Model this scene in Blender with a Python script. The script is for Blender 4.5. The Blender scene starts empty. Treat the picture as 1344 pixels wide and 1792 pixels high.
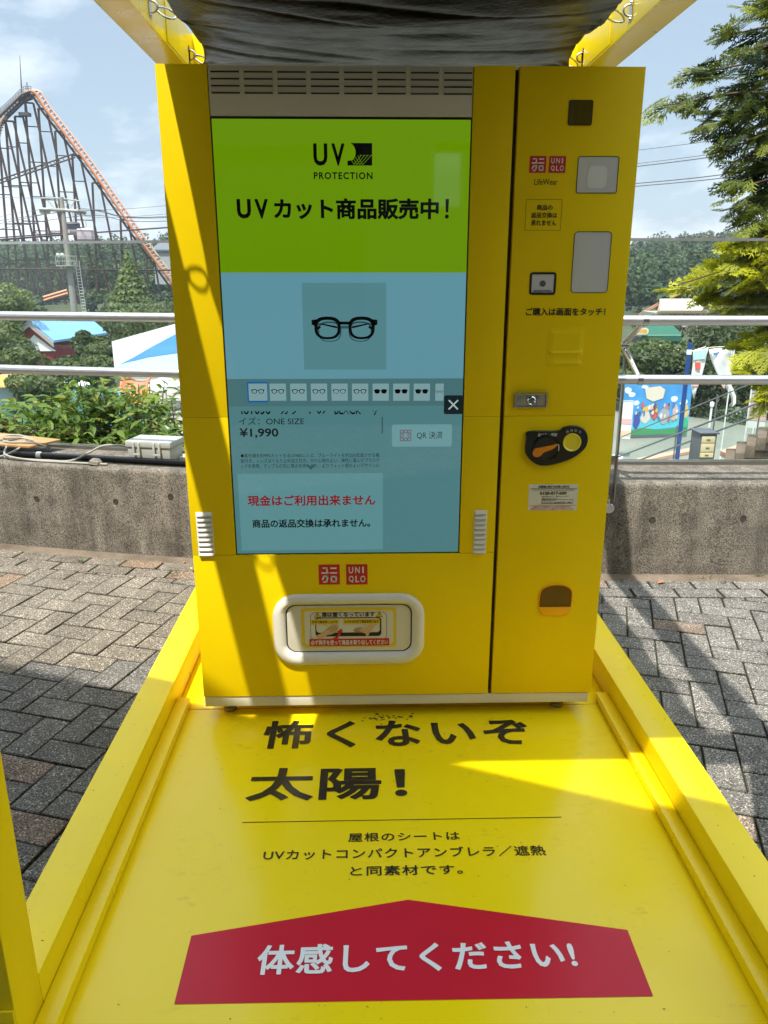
import bpy, bmesh, math, random
import numpy as np
from mathutils import Vector, Matrix, noise as mnoise
R = math.radians
scene = bpy.context.scene
COL = scene.collection
random.seed(7)
rng = np.random.default_rng(11)

# ------------------------------------------------------------------ camera
CAM = Vector((0.0, -2.24, 1.40))
PITCH, YAW, FPX = R(17.2), R(1.4), 1355.0
cd = bpy.data.cameras.new("camera")
cd.sensor_fit = 'VERTICAL'
cd.sensor_height = 24.0
cd.lens = FPX / 1792.0 * 24.0
cd.clip_start, cd.clip_end = 0.05, 3000.0
cam = bpy.data.objects.new("camera", cd)
cam.location = CAM
cam.rotation_euler = (math.pi / 2 - PITCH, 0.0, -YAW)
COL.objects.link(cam)
scene.camera = cam

# ------------------------------------------------------------------ sun, sky, exposure
SUN_D = Vector((0.175, 0.425, -1.0)).normalized()       # direction the sunlight travels
SUN_EL = math.asin(-SUN_D.z)
SUN_AZ = math.atan2(-SUN_D.x, -SUN_D.y)
sl = bpy.data.lights.new("sun", 'SUN')
sl.energy = 4.8
sl.angle = R(0.53)
sl.color = (1.0, 0.955, 0.88)
sun = bpy.data.objects.new("sun", sl)
sun.rotation_euler = SUN_D.to_track_quat('-Z', 'Y').to_euler()
sun.location = (-4, -8, 20)
COL.objects.link(sun)
EXPOSURE = 0.56
scene.view_settings.view_transform = 'Standard'
scene.view_settings.look = 'None'
scene.view_settings.exposure = EXPOSURE
scene.view_settings.gamma = 1.0
scene.cycles.max_bounces = 8
scene.cycles.transparent_max_bounces = 12
scene.cycles.caustics_reflective = False
scene.cycles.caustics_refractive = False
scene.cycles.sample_clamp_indirect = 6.0

w = bpy.data.worlds.new("World")
scene.world = w
w.use_nodes = True
nt = w.node_tree
nt.nodes.clear()
def wn(t, **k):
    n = nt.nodes.new(t)
    for a, b in k.items():
        setattr(n, a, b)
    return n
sky = wn('ShaderNodeTexSky', sky_type='NISHITA', sun_disc=False, sun_elevation=SUN_EL, sun_rotation=SUN_AZ,
         air_density=1.1, dust_density=2.2, ozone_density=1.3, altitude=80)
tc = wn('ShaderNodeTexCoord')
mp = wn('ShaderNodeMapping'); mp.inputs['Scale'].default_value = (1.0, 1.0, 2.3); mp.inputs['Location'].default_value = (0.42, 0.1, 0.35)
n1 = wn('ShaderNodeTexNoise'); n1.inputs['Scale'].default_value = 3.4; n1.inputs['Detail'].default_value = 9; n1.inputs['Roughness'].default_value = 0.56; n1.inputs['Distortion'].default_value = 0.25
cr = wn('ShaderNodeValToRGB')
cr.color_ramp.elements[0].position = 0.46; cr.color_ramp.elements[0].color = (0, 0, 0, 1)
cr.color_ramp.elements[1].position = 0.60; cr.color_ramp.elements[1].color = (0.85, 0.85, 0.85, 1)
skm = wn('ShaderNodeMixRGB', blend_type='MULTIPLY'); skm.inputs[0].default_value = 1.0; skm.inputs[2].default_value = (1.0, 1.0, 1.0, 1)
hz = wn('ShaderNodeMixRGB'); hz.inputs[0].default_value = 0.5; hz.inputs[2].default_value = (6.5, 8.4, 10.1, 1)   # thin high veil
cl = wn('ShaderNodeMixRGB'); cl.inputs[2].default_value = (10.6, 11.4, 12.2, 1)
bg = wn('ShaderNodeBackground'); bg.inputs['Strength'].default_value = 0.085
wo = wn('ShaderNodeOutputWorld')
L = nt.links.new
L(tc.outputs['Generated'], mp.inputs['Vector']); L(mp.outputs[0], n1.inputs['Vector']); L(n1.outputs['Fac'], cr.inputs[0])
L(sky.outputs[0], skm.inputs[1]); L(skm.outputs[0], hz.inputs[1]); L(hz.outputs[0], cl.inputs[1]); L(cr.outputs[0], cl.inputs[0])
sx = wn('ShaderNodeSeparateXYZ'); L(tc.outputs['Generated'], sx.inputs[0])          # whole sky scaled up overhead, added fill for the shade
zr = wn('ShaderNodeMapRange'); zr.inputs[1].default_value = 0.30; zr.inputs[2].default_value = 0.72; zr.inputs[3].default_value = 0.90; zr.inputs[4].default_value = 2.15; L(sx.outputs['Z'], zr.inputs[0])
vs_ = wn('ShaderNodeVectorMath', operation='SCALE'); L(cl.outputs[0], vs_.inputs[0]); L(zr.outputs[0], vs_.inputs['Scale'])
L(vs_.outputs[0], bg.inputs['Color']); L(bg.outputs[0], wo.inputs['Surface'])

# ------------------------------------------------------------------ measuring helpers (camera model of the photograph)
FW = Vector((math.sin(YAW) * math.cos(PITCH), math.cos(YAW) * math.cos(PITCH), -math.sin(PITCH)))
RT = Vector((math.cos(YAW), -math.sin(YAW), 0.0))
UP = RT.cross(FW)
def ray(u, v):
    return FW + RT * ((u - 672.0) / FPX) - UP * ((v - 896.0) / FPX)
def on(u, v, axis, val):
    d = ray(u, v); t = (val - CAM[axis]) / d[axis]
    return CAM + d * t
def at(u, v, dist):
    d = ray(u, v); return CAM + d * (dist / math.hypot(d.x, d.y))
def atz(u, v, z):
    return on(u, v, 2, z)
def FX(u, v): return on(u, v, 1, 0.0).x
def FZ(u, v): return on(u, v, 1, 0.0).z

# ------------------------------------------------------------------ objects
ORG = {}
def prop(o, label=None, cat=None, group=None, kind=None):
    if label: o['label'] = label
    if cat: o['category'] = cat
    if group: o['group'] = group
    if kind: o['kind'] = kind
    return o
def thing(name, label, cat, loc=(0, 0, 0), group=None):
    o = bpy.data.objects.new(name, None); COL.objects.link(o)
    o.location = loc; o.empty_display_size = 0.05
    ORG[o] = Vector(loc)
    return prop(o, label, cat, group)
def link(name, me, mats, parent=None, loc=None):
    o = bpy.data.objects.new(name, me); COL.objects.link(o)
    if not isinstance(mats, (list, tuple)): mats = [mats]
    for m in mats: me.materials.append(m)
    if parent is not None:
        o.parent = parent; org = ORG[parent]; ORG[o] = org
    else:
        org = Vector(loc) if loc is not None else Vector((0, 0, 0)); o.location = org; ORG[o] = org
    if org.length > 1e-9: me.transform(Matrix.Translation(-org))
    return o
def copy_tree(o, parent=None, loc=None, rotz=None, label=None, group=None):
    c = o.copy(); COL.objects.link(c); c.parent = parent
    if loc is not None: c.location = loc
    if rotz is not None: c.rotation_euler[2] = rotz
    if label: c['label'] = label
    if group: c['group'] = group
    for ch in o.children: copy_tree(ch, c)
    return c

class MB:
    """collects boxes, tubes, prisms ... that become ONE mesh"""
    def __init__(s): s.v = []; s.f = []; s.m = []; s.mi = 0
    def add(s, vs, fs):
        b = len(s.v); s.v += [tuple(p) for p in vs]
        for f in fs: s.f.append([b + i for i in f]); s.m.append(s.mi)
        return s
    def box(s, x0, x1, y0, y1, z0, z1):
        return s.add([(x0, y0, z0), (x1, y0, z0), (x1, y1, z0), (x0, y1, z0), (x0, y0, z1), (x1, y0, z1), (x1, y1, z1), (x0, y1, z1)],
                     [(0, 3, 2, 1), (4, 5, 6, 7), (0, 1, 5, 4), (1, 2, 6, 5), (2, 3, 7, 6), (3, 0, 4, 7)])
    def prism(s, poly, d):
        """poly: 3-D outline; d: extrusion vector"""
        n = len(poly); d = Vector(d); P0 = [Vector(p) for p in poly]; P1 = [p + d for p in P0]
        nr = Vector((0, 0, 0))
        for i in range(n): nr += P0[i].cross(P0[(i + 1) % n])
        fl = nr.dot(d) > 0
        fs = [list(range(n)), list(range(2 * n - 1, n - 1, -1))]
        for i in range(n): j = (i + 1) % n; fs.append([i, n + i, n + j, j])
        if fl: fs = [f[::-1] for f in fs]
        return s.add(P0 + P1, fs)
    def face(s, poly): return s.add(poly, [list(range(len(poly)))])
    def tube(s, pts, r, n=8, closed=False, r1=None):
        P = [Vector(p) for p in pts]; m = len(P); rings = []; ref = None
        for i in range(m):
            if closed: t = (P[(i + 1) % m] - P[i - 1])
            else: t = P[min(i + 1, m - 1)] - P[max(i - 1, 0)]
            t.normalize()
            if ref is None:
                ref = Vector((0, 0, 1)) if abs(t.z) < 0.9 else Vector((1, 0, 0))
            a = t.cross(ref)
            if a.length < 1e-6: a = t.orthogonal()
            a.normalize(); b = a.cross(t); ref = b
            rr = r if r1 is None else r + (r1 - r) * i / (m - 1)
            rings.append([P[i] + (a * math.cos(2 * math.pi * k / n) + b * math.sin(2 * math.pi * k / n)) * rr for k in range(n)])
        vs = [p for q in rings for p in q]; fs = []
        for i in range(m if closed else m - 1):
            i2 = (i + 1) % m
            for k in range(n):
                k2 = (k + 1) % n; fs.append([i * n + k, i * n + k2, i2 * n + k2, i2 * n + k])
        if not closed: fs.append(list(range(n))[::-1]); fs.append([(m - 1) * n + k for k in range(n)])
        return s.add(vs, fs)
    def lathe(s, prof, c, axis, n=32):
        """prof: (radius, along-axis) pairs"""
        ax = Vector(axis).normalized(); a = ax.orthogonal().normalized(); b = ax.cross(a); c = Vector(c)
        vs = [c + ax * h + (a * math.cos(2 * math.pi * k / n) + b * math.sin(2 * math.pi * k / n)) * max(r, 1e-5) for r, h in prof for k in range(n)]
        fs = []
        for i in range(len(prof) - 1):
            for k in range(n):
                k2 = (k + 1) % n; fs.append([i * n + k, i * n + k2, (i + 1) * n + k2, (i + 1) * n + k])
        fs.append(list(range(n))[::-1]); fs.append([(len(prof) - 1) * n + k for k in range(n)])
        return s.add(vs, fs)
    def mesh(s, name, bevel=0.0, seg=2, smooth=True, ang=35, fix=False):
        me = bpy.data.meshes.new(name); me.from_pydata(s.v, [], s.f)
        for i, p in enumerate(me.polygons): p.material_index = s.m[i]
        if bevel > 0 or fix:
            bm = bmesh.new(); bm.from_mesh(me)
            bmesh.ops.recalc_face_normals(bm, faces=bm.faces)
            if bevel > 0:
                es = [e for e in bm.edges if len(e.link_faces) == 2 and e.calc_face_angle(0) > R(40)]
                bmesh.ops.bevel(bm, geom=es, offset=bevel, segments=seg, affect='EDGES', profile=0.6, clamp_overlap=True)
            bm.to_mesh(me); bm.free()
        if smooth:
            me.polygons.foreach_set('use_smooth', [True] * len(me.polygons)); me.set_sharp_from_angle(angle=R(ang))
        me.update(); return me
    def build(s, name, mats, parent=None, bevel=0.0, loc=None, **k):
        return link(name, s.mesh(name, bevel, **k), mats, parent, loc)

def poly_mesh(name, V, col=None, smooth=False):
    """V: (N,k,3) polygons, col: (N,3) linear colours in attribute Col"""
    N, k, _ = V.shape
    me = bpy.data.meshes.new(name)
    me.vertices.add(N * k); me.vertices.foreach_set('co', V.reshape(-1).astype(np.float32))
    me.loops.add(N * k); me.loops.foreach_set('vertex_index', np.arange(N * k, dtype=np.int32))
    me.polygons.add(N); me.polygons.foreach_set('loop_start', np.arange(0, N * k, k, dtype=np.int32))
    if col is not None:
        at_ = me.color_attributes.new('Col', 'FLOAT_COLOR', 'POINT')
        c4 = np.ones((N * k, 4), np.float32); c4[:, :3] = np.repeat(col, k, axis=0)
        at_.data.foreach_set('color', c4.reshape(-1))
    me.update(calc_edges=True); me.validate()
    return me

def rrect(x0, x1, z0, z1, r, n=6):
    p = []
    for cx, cz, a0 in ((x1 - r, z0 + r, -90), (x1 - r, z1 - r, 0), (x0 + r, z1 - r, 90), (x0 + r, z0 + r, 180)):
        for i in range(n + 1):
            a = R(a0 + 90 * i / n); p.append((cx + r * math.cos(a), cz + r * math.sin(a)))
    return p
def xz(p, y): return [(a, y, b) for a, b in p]
def ring(mb, outer, inner, y0, y1):
    """frame between two outlines with the same number of points, from y0 (front) to y1 (back)"""
    n = len(outer)
    vs = xz(outer, y0) + xz(inner, y0) + xz(outer, y1) + xz(inner, y1); fs = []
    for i in range(n):
        j = (i + 1) % n
        fs += [[i, j, n + j, n + i], [2 * n + j, 2 * n + i, 3 * n + i, 3 * n + j], [j, i, 2 * n + i, 2 * n + j], [n + i, n + j, 3 * n + j, 3 * n + i]]
    return mb.add(vs, fs)

# ------------------------------------------------------------------ materials
def s2l(r, g, b):
    f = lambda c: (c / 255 / 12.92) if c <= 10.3 else ((c / 255 + 0.055) / 1.055) ** 2.4
    return (f(r), f(g), f(b))
MATS = {}
def mat(name, col=(0.5, 0.5, 0.5), rough=0.5, metal=0.0, spec=0.5, coat=0.0, emit=None, estr=1.0, attr=False,
        var=0.0, vscale=8.0, rvar=0.0, bump=0.0, bscale=40.0, detail=4.0, alpha=1.0):
    if name in MATS: return MATS[name]
    m = bpy.data.materials.new(name); m.use_nodes = True; t = m.node_tree; N = t.nodes; b = N['Principled BSDF']; lk = t.links.new
    b.inputs['Base Color'].default_value = (*col, 1); b.inputs['Roughness'].default_value = rough
    b.inputs['Metallic'].default_value = metal; b.inputs['Specular IOR Level'].default_value = spec
    b.inputs['Coat Weight'].default_value = coat; b.inputs['Coat Roughness'].default_value = 0.08
    if emit:
        b.inputs['Emission Color'].default_value = (*emit, 1); b.inputs['Emission Strength'].default_value = estr
    tcn = N.new('ShaderNodeTexCoord'); src = None
    if attr:
        a = N.new('ShaderNodeAttribute'); a.attribute_name = 'Col'; src = a.outputs['Color']; lk(src, b.inputs['Base Color'])
    if var > 0 or rvar > 0:
        nz = N.new('ShaderNodeTexNoise'); nz.inputs['Scale'].default_value = vscale; nz.inputs['Detail'].default_value = detail; nz.inputs['Roughness'].default_value = 0.6
        lk(tcn.outputs['Object'], nz.inputs['Vector'])
        if var > 0:
            mr = N.new('ShaderNodeMapRange'); mr.inputs[1].default_value = 0.3; mr.inputs[2].default_value = 0.7
            mr.inputs[3].default_value = 1 - var; mr.inputs[4].default_value = 1 + var; lk(nz.outputs['Fac'], mr.inputs[0])
            hs = N.new('ShaderNodeHueSaturation')
            if src is not None: lk(src, hs.inputs['Color'])
            else: hs.inputs['Color'].default_value = (*col, 1)
            lk(mr.outputs[0], hs.inputs['Value']); lk(hs.outputs[0], b.inputs['Base Color'])
        if rvar > 0:
            m2 = N.new('ShaderNodeMapRange'); m2.inputs[1].default_value = 0.3; m2.inputs[2].default_value = 0.7
            m2.inputs[3].default_value = max(rough - rvar, 0.02); m2.inputs[4].default_value = rough + rvar
            lk(nz.outputs['Fac'], m2.inputs[0]); lk(m2.outputs[0], b.inputs['Roughness'])
    if bump > 0:
        nb = N.new('ShaderNodeTexNoise'); nb.inputs['Scale'].default_value = bscale; nb.inputs['Detail'].default_value = 5
        lk(tcn.outputs['Object'], nb.inputs['Vector'])
        bp = N.new('ShaderNodeBump'); bp.inputs['Strength'].default_value = bump; bp.inputs['Distance'].default_value = 0.02
        lk(nb.outputs['Fac'], bp.inputs['Height']); lk(bp.outputs[0], b.inputs['Normal'])
    MATS[name] = m
    return m

YEL = (0.86, 0.615, 0.002)
M_wrap = mat('yellow_wrap', YEL, 0.42, spec=0.16, var=0.025, vscale=3.0, rvar=0.06, bump=0.02, bscale=6)
M_frame = mat('yellow_paint', (0.87, 0.65, 0.004), 0.32, spec=0.34, var=0.03, vscale=5, rvar=0.08, bump=0.015, bscale=9)

def floor_mat():
    m = bpy.data.materials.new('yellow_floor_sheet'); m.use_nodes = True; t = m.node_tree; N = t.nodes; b = N['Principled BSDF']; lk = t.links.new
    tcn = N.new('ShaderNodeTexCoord')
    mpn = N.new('ShaderNodeMapping'); mpn.inputs['Scale'].default_value = (1, 1, 1); lk(tcn.outputs['Object'], mpn.inputs['Vector'])
    # scuffs: thin, stretched dark marks and a few dirt specks
    ms = N.new('ShaderNodeMapping'); ms.inputs['Scale'].default_value = (16, 42, 1); ms.inputs['Rotation'].default_value = (0, 0, 0.5); lk(tcn.outputs['Object'], ms.inputs['Vector'])
    sc = N.new('ShaderNodeTexNoise'); sc.inputs['Scale'].default_value = 1.0; sc.inputs['Detail'].default_value = 6; sc.inputs['Roughness'].default_value = 0.7; lk(ms.outputs[0], sc.inputs['Vector'])
    big = N.new('ShaderNodeTexNoise'); big.inputs['Scale'].default_value = 5.0; big.inputs['Detail'].default_value = 3; lk(mpn.outputs[0], big.inputs['Vector'])
    r1 = N.new('ShaderNodeMapRange'); r1.inputs[1].default_value = 0.58; r1.inputs[2].default_value = 0.80; lk(sc.outputs['Fac'], r1.inputs[0])
    r2 = N.new('ShaderNodeMapRange'); r2.inputs[1].default_value = 0.45; r2.inputs[2].default_value = 0.68; lk(big.outputs['Fac'], r2.inputs[0])
    mu = N.new('ShaderNodeMath'); mu.operation = 'MULTIPLY'; lk(r1.outputs[0], mu.inputs[0]); lk(r2.outputs[0], mu.inputs[1])
    vo = N.new('ShaderNodeTexVoronoi'); vo.inputs['Scale'].default_value = 14; lk(mpn.outputs[0], vo.inputs['Vector'])
    r3 = N.new('ShaderNodeMapRange'); r3.inputs[1].default_value = 0.045; r3.inputs[2].default_value = 0.02; lk(vo.outputs['Distance'], r3.inputs[0])
    m3 = N.new('ShaderNodeMath'); m3.operation = 'MULTIPLY'; lk(r3.outputs[0], m3.inputs[0]); lk(r2.outputs[0], m3.inputs[1])
    ad = N.new('ShaderNodeMath'); ad.operation = 'MAXIMUM'; lk(mu.outputs[0], ad.inputs[0]); lk(m3.outputs[0], ad.inputs[1])
    sca = N.new('ShaderNodeMath'); sca.operation = 'MULTIPLY'; sca.inputs[1].default_value = 0.75; lk(ad.outputs[0], sca.inputs[0])
    mx = N.new('ShaderNodeMixRGB'); mx.inputs[1].default_value = (0.88, 0.665, 0.004, 1); mx.inputs[2].default_value = (0.16, 0.12, 0.03, 1)
    lk(sca.outputs[0], mx.inputs[0]); lk(mx.outputs[0], b.inputs['Base Color'])
    rr = N.new('ShaderNodeMapRange'); rr.inputs[1].default_value = 0.3; rr.inputs[2].default_value = 0.7; rr.inputs[3].default_value = 0.16; rr.inputs[4].default_value = 0.30
    lk(big.outputs['Fac'], rr.inputs[0]); lk(rr.outputs[0], b.inputs['Roughness'])
    b.inputs['Specular IOR Level'].default_value = 0.36
    nb = N.new('ShaderNodeTexNoise'); nb.inputs['Scale'].default_value = 7; nb.inputs['Detail'].default_value = 2; lk(mpn.outputs[0], nb.inputs['Vector'])
    bp = N.new('ShaderNodeBump'); bp.inputs['Strength'].default_value = 0.10; bp.inputs['Distance'].default_value = 0.02; lk(nb.outputs['Fac'], bp.inputs['Height']); lk(bp.outputs[0], b.inputs['Normal'])
    return m
M_floor = floor_mat()

def stone_mat(name, col, speck=0.5, sscale=260, var=0.18, vscale=6, attr=False, rough=0.9, bump=0.5, stain=0.0, grains=False):
    m = bpy.data.materials.new(name); m.use_nodes = True; t = m.node_tree; N = t.nodes; b = N['Principled BSDF']; lk = t.links.new
    tcn = N.new('ShaderNodeTexCoord')
    a = N.new('ShaderNodeTexNoise'); a.inputs['Scale'].default_value = sscale; a.inputs['Detail'].default_value = 3; a.inputs['Roughness'].default_value = 0.7; lk(tcn.outputs['Object'], a.inputs['Vector'])
    c = N.new('ShaderNodeTexNoise'); c.inputs['Scale'].default_value = vscale; c.inputs['Detail'].default_value = 6; c.inputs['Roughness'].default_value = 0.65; lk(tcn.outputs['Object'], c.inputs['Vector'])
    r1 = N.new('ShaderNodeMapRange'); r1.inputs[1].default_value = 0.32; r1.inputs[2].default_value = 0.68; r1.inputs[3].default_value = 1 - speck; r1.inputs[4].default_value = 1 + speck; lk(a.outputs['Fac'], r1.inputs[0])
    r2 = N.new('ShaderNodeMapRange'); r2.inputs[1].default_value = 0.3; r2.inputs[2].default_value = 0.7; r2.inputs[3].default_value = 1 - var; r2.inputs[4].default_value = 1 + var; lk(c.outputs['Fac'], r2.inputs[0])
    mu = N.new('ShaderNodeMath'); mu.operation = 'MULTIPLY'; lk(r1.outputs[0], mu.inputs[0]); lk(r2.outputs[0], mu.inputs[1])
    last = mu.outputs[0]
    if stain > 0:      # vertical run-off streaks
        mp_ = N.new('ShaderNodeMapping'); mp_.inputs['Scale'].default_value = (9, 9, 0.9); lk(tcn.outputs['Object'], mp_.inputs['Vector'])
        st = N.new('ShaderNodeTexNoise'); st.inputs['Scale'].default_value = 1.3; st.inputs['Detail'].default_value = 7; st.inputs['Roughness'].default_value = 0.62; lk(mp_.outputs[0], st.inputs['Vector'])
        r3 = N.new('ShaderNodeMapRange'); r3.inputs[1].default_value = 0.3; r3.inputs[2].default_value = 0.7; r3.inputs[3].default_value = 1 - stain; r3.inputs[4].default_value = 1 + stain; lk(st.outputs['Fac'], r3.inputs[0])
        m4 = N.new('ShaderNodeMath'); m4.operation = 'MULTIPLY'; lk(last, m4.inputs[0]); lk(r3.outputs[0], m4.inputs[1]); last = m4.outputs[0]
    if grains:          # pale quartz grains in the exposed aggregate
        vg = N.new('ShaderNodeTexVoronoi'); vg.inputs['Scale'].default_value = 230; lk(tcn.outputs['Object'], vg.inputs['Vector'])
        sg = N.new('ShaderNodeSeparateColor'); lk(vg.outputs['Color'], sg.inputs[0])
        rg = N.new('ShaderNodeMapRange'); rg.inputs[1].default_value = 0.80; rg.inputs[2].default_value = 0.97; rg.inputs[3].default_value = 1.0; rg.inputs[4].default_value = 2.6; lk(sg.outputs[0], rg.inputs[0])
        m5 = N.new('ShaderNodeMath'); m5.operation = 'MULTIPLY'; lk(last, m5.inputs[0]); lk(rg.outputs[0], m5.inputs[1]); last = m5.outputs[0]
    hs = N.new('ShaderNodeHueSaturation'); hs.inputs['Color'].default_value = (*col, 1)
    if attr:
        at_ = N.new('ShaderNodeAttribute'); at_.attribute_name = 'Col'; lk(at_.outputs['Color'], hs.inputs['Color'])
    lk(last, hs.inputs['Value']); lk(hs.outputs[0], b.inputs['Base Color'])
    b.inputs['Roughness'].default_value = rough; b.inputs['Specular IOR Level'].default_value = 0.12
    bp = N.new('ShaderNodeBump'); bp.inputs['Strength'].default_value = bump; bp.inputs['Distance'].default_value = 0.003; lk(a.outputs['Fac'], bp.inputs['Height']); lk(bp.outputs[0], b.inputs['Normal'])
    return m
M_paver = stone_mat('paver_aggregate', (0.3, 0.28, 0.25), 1.0, 210, 0.24, 6, attr=True, bump=1.0, grains=True)
M_joint = stone_mat('joint_sand_moss', (0.045, 0.047, 0.025), 0.3, 120, 0.4, 9)
M_wall = stone_mat('weathered_concrete', (0.150, 0.132, 0.108), 0.8, 150, 0.32, 9, stain=0.32, bump=0.8)
M_gutter = stone_mat('gutter_concrete', (0.17, 0.135, 0.10), 0.25, 150, 0.35, 7)
M_alu = mat('brushed_aluminium', (0.62, 0.62, 0.61), 0.33, metal=0.9, rvar=0.05, vscale=30)
M_steel = mat('stainless_steel', (0.5, 0.49, 0.46), 0.25, metal=1.0)
M_steel_dk = mat('dull_steel_bar', (0.30, 0.28, 0.25), 0.35, metal=0.9)
M_chrome = mat('polished_steel', (0.7, 0.7, 0.7), 0.12, metal=1.0)
M_black = mat('black_plastic', (0.012, 0.012, 0.012), 0.28, spec=0.5)
M_blackmatt = mat('black_gap', (0.008, 0.008, 0.007), 0.8)
M_seam = mat('door_seam', (0.045, 0.04, 0.025), 0.6)
M_ink = mat('black_print', (0.016, 0.015, 0.013), 0.4, spec=0.4)
M_inkf = mat('floor_print', (0.022, 0.02, 0.016), 0.24, spec=0.5)
M_white = mat('white_plastic', (0.72, 0.69, 0.6), 0.38, var=0.03, vscale=6)
M_grille = mat('grey_metal_panel', (0.60, 0.57, 0.48), 0.42, spec=0.4)
M_trim = mat('ivory_trim', (0.66, 0.62, 0.5), 0.36)
M_red = mat('red_print', (0.55, 0.012, 0.018), 0.4)
M_redf = mat('red_floor_print', (0.52, 0.012, 0.03), 0.30, spec=0.22, var=0.04, vscale=6)
M_whitef = mat('white_floor_print', (0.78, 0.78, 0.76), 0.3)
M_whitep = mat('white_print', (0.78, 0.78, 0.76), 0.45)
def leaf_mat(name, trans=0.35, rough=0.5):
    m = bpy.data.materials.new(name); m.use_nodes = True; t = m.node_tree; N = t.nodes; lk = t.links.new
    b = N['Principled BSDF']; a = N.new('ShaderNodeAttribute'); a.attribute_name = 'Col'
    lk(a.outputs['Color'], b.inputs['Base Color']); b.inputs['Roughness'].default_value = rough; b.inputs['Specular IOR Level'].default_value = 0.35
    tr = N.new('ShaderNodeBsdfTranslucent'); hs = N.new('ShaderNodeHueSaturation'); hs.inputs['Saturation'].default_value = 1.1; hs.inputs['Value'].default_value = 1.25
    lk(a.outputs['Color'], hs.inputs['Color']); lk(hs.outputs[0], tr.inputs['Color'])
    mx = N.new('ShaderNodeMixShader'); mx.inputs[0].default_value = trans; lk(b.outputs[0], mx.inputs[1]); lk(tr.outputs[0], mx.inputs[2])
    lk(mx.outputs[0], N['Material Output'].inputs['Surface'])
    return m
M_leaf = leaf_mat('leaves'); M_forest = leaf_mat('forest_leaves', 0.2, 0.7)
M_bark = stone_mat('bark', (0.10, 0.07, 0.05), 0.4, 30, 0.3, 6)
def glass_mat(name='clear_glass', tint=(0.93, 0.965, 0.95), refl=1.0):
    m = bpy.data.materials.new(name); m.use_nodes = True; t = m.node_tree; N = t.nodes; lk = t.links.new
    N.remove(N['Principled BSDF'])
    tr = N.new('ShaderNodeBsdfTransparent'); tr.inputs[0].default_value = (*tint, 1)
    gl = N.new('ShaderNodeBsdfGlossy'); gl.inputs['Roughness'].default_value = 0.02; gl.inputs[0].default_value = (0.9, 0.95, 0.93, 1)
    fr = N.new('ShaderNodeFresnel'); fr.inputs[0].default_value = 1.45
    ge = N.new('ShaderNodeNewGeometry'); mi = N.new('ShaderNodeMapRange'); mi.inputs[3].default_value = 1.45; mi.inputs[4].default_value = 1 / 1.45      # same reflectance from either side of the pane
    lk(ge.outputs['Backfacing'], mi.inputs[0]); lk(mi.outputs[0], fr.inputs[0])
    mx = N.new('ShaderNodeMixShader'); hf = N.new('ShaderNodeMath'); hf.operation = 'MULTIPLY'; hf.inputs[1].default_value = 0.55; lk(fr.outputs[0], hf.inputs[0]); lk(hf.outputs[0], mx.inputs[0]); lk(tr.outputs[0], mx.inputs[1]); lk(gl.outputs[0], mx.inputs[2])
    lk(mx.outputs[0], N['Material Output'].inputs['Surface'])
    return m
M_glass = glass_mat()

# ------------------------------------------------------------------ lettering
def text_mesh(s, bold=0.0, spacing=1.0, res=3):
    """outline-font string as flat faces; bold thickens every contour by strokes laid along it"""
    c = bpy.data.curves.new('t', 'FONT'); c.body = s; c.resolution_u = res; c.space_character = spacing
    o = bpy.data.objects.new('t', c); COL.objects.link(o)
    bpy.context.view_layer.update()
    me = bpy.data.meshes.new_from_object(o.evaluated_get(bpy.context.evaluated_depsgraph_get()))
    bpy.data.objects.remove(o); bpy.data.curves.remove(c)
    n = len(me.vertices); co = np.empty(n * 3); me.vertices.foreach_get('co', co); co = co.reshape(-1, 3)
    fs = [list(p.vertices) for p in me.polygons]
    cnt = {}
    for p in me.polygons:
        for e in p.edge_keys: cnt[e] = cnt.get(e, 0) + 1
    bpy.data.meshes.remove(me)
    lift = [0.0] * n
    if bold >= 0.01:
        ex = [tuple(p) for p in co]; bb = bold * 0.9
        for (i, j), k in cnt.items():
            if k != 1: continue
            p, q = co[i], co[j]; d = q - p; l = math.hypot(d[0], d[1])
            if l < 1e-6: continue
            d = d / l; nx, ny = -d[1] * bb, d[0] * bb; p = p - d * bb * 0.7; q = q + d * bb * 0.7; b_ = len(ex); h = 0.00012 + 0.0002 * rng.random()
            for a in ((p[0] - nx, p[1] - ny), (q[0] - nx, q[1] - ny), (q[0] + nx, q[1] + ny), (p[0] + nx, p[1] + ny)): ex.append((a[0], a[1], 0)); lift.append(h)
            fs.append([b_, b_ + 1, b_ + 2, b_ + 3])
        co = np.array(ex)
    return co, fs, lift
def put_text(mb, s, x0, x1, y0, y1, fn, bold=0.015, spacing=1.0, clip=None, keep=False):
    """fit string s into a box of the surface; fn maps (a,b) on the surface to 3-D. keep: use the height and centre in the box"""
    co, fs, lift = text_mesh(s, bold, spacing)
    a0, b0 = co[:, 0].min(), co[:, 1].min(); a1, b1 = co[:, 0].max(), co[:, 1].max()
    if keep:
        k = (y1 - y0) / (b1 - b0); wd = (a1 - a0) * k; cx_ = (x0 + x1) / 2; x0, x1 = cx_ - wd / 2, cx_ + wd / 2
    U = x0 + (co[:, 0] - a0) / (a1 - a0) * (x1 - x0); V = y0 + (co[:, 1] - b0) / (b1 - b0) * (y1 - y0)
    if clip is not None: V = np.minimum(V, clip)
    O_ = Vector(fn(0.0, 0.0)); nrm = (Vector(fn(1.0, 0.0)) - O_).cross(Vector(fn(0.0, 1.0)) - O_).normalized()
    return mb.add([tuple(Vector(fn(float(u), float(v))) + nrm * h) for u, v, h in zip(U, V, lift)], fs)
def face_text(mb, s, u0, v0, u1, v1, y, **k):
    um, vm = (u0 + u1) / 2, (v0 + v1) / 2
    return put_text(mb, s, FX(u0, vm), FX(u1, vm), FZ(um, v1), FZ(um, v0), lambda a, b: (a, y, b), **k)
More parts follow.
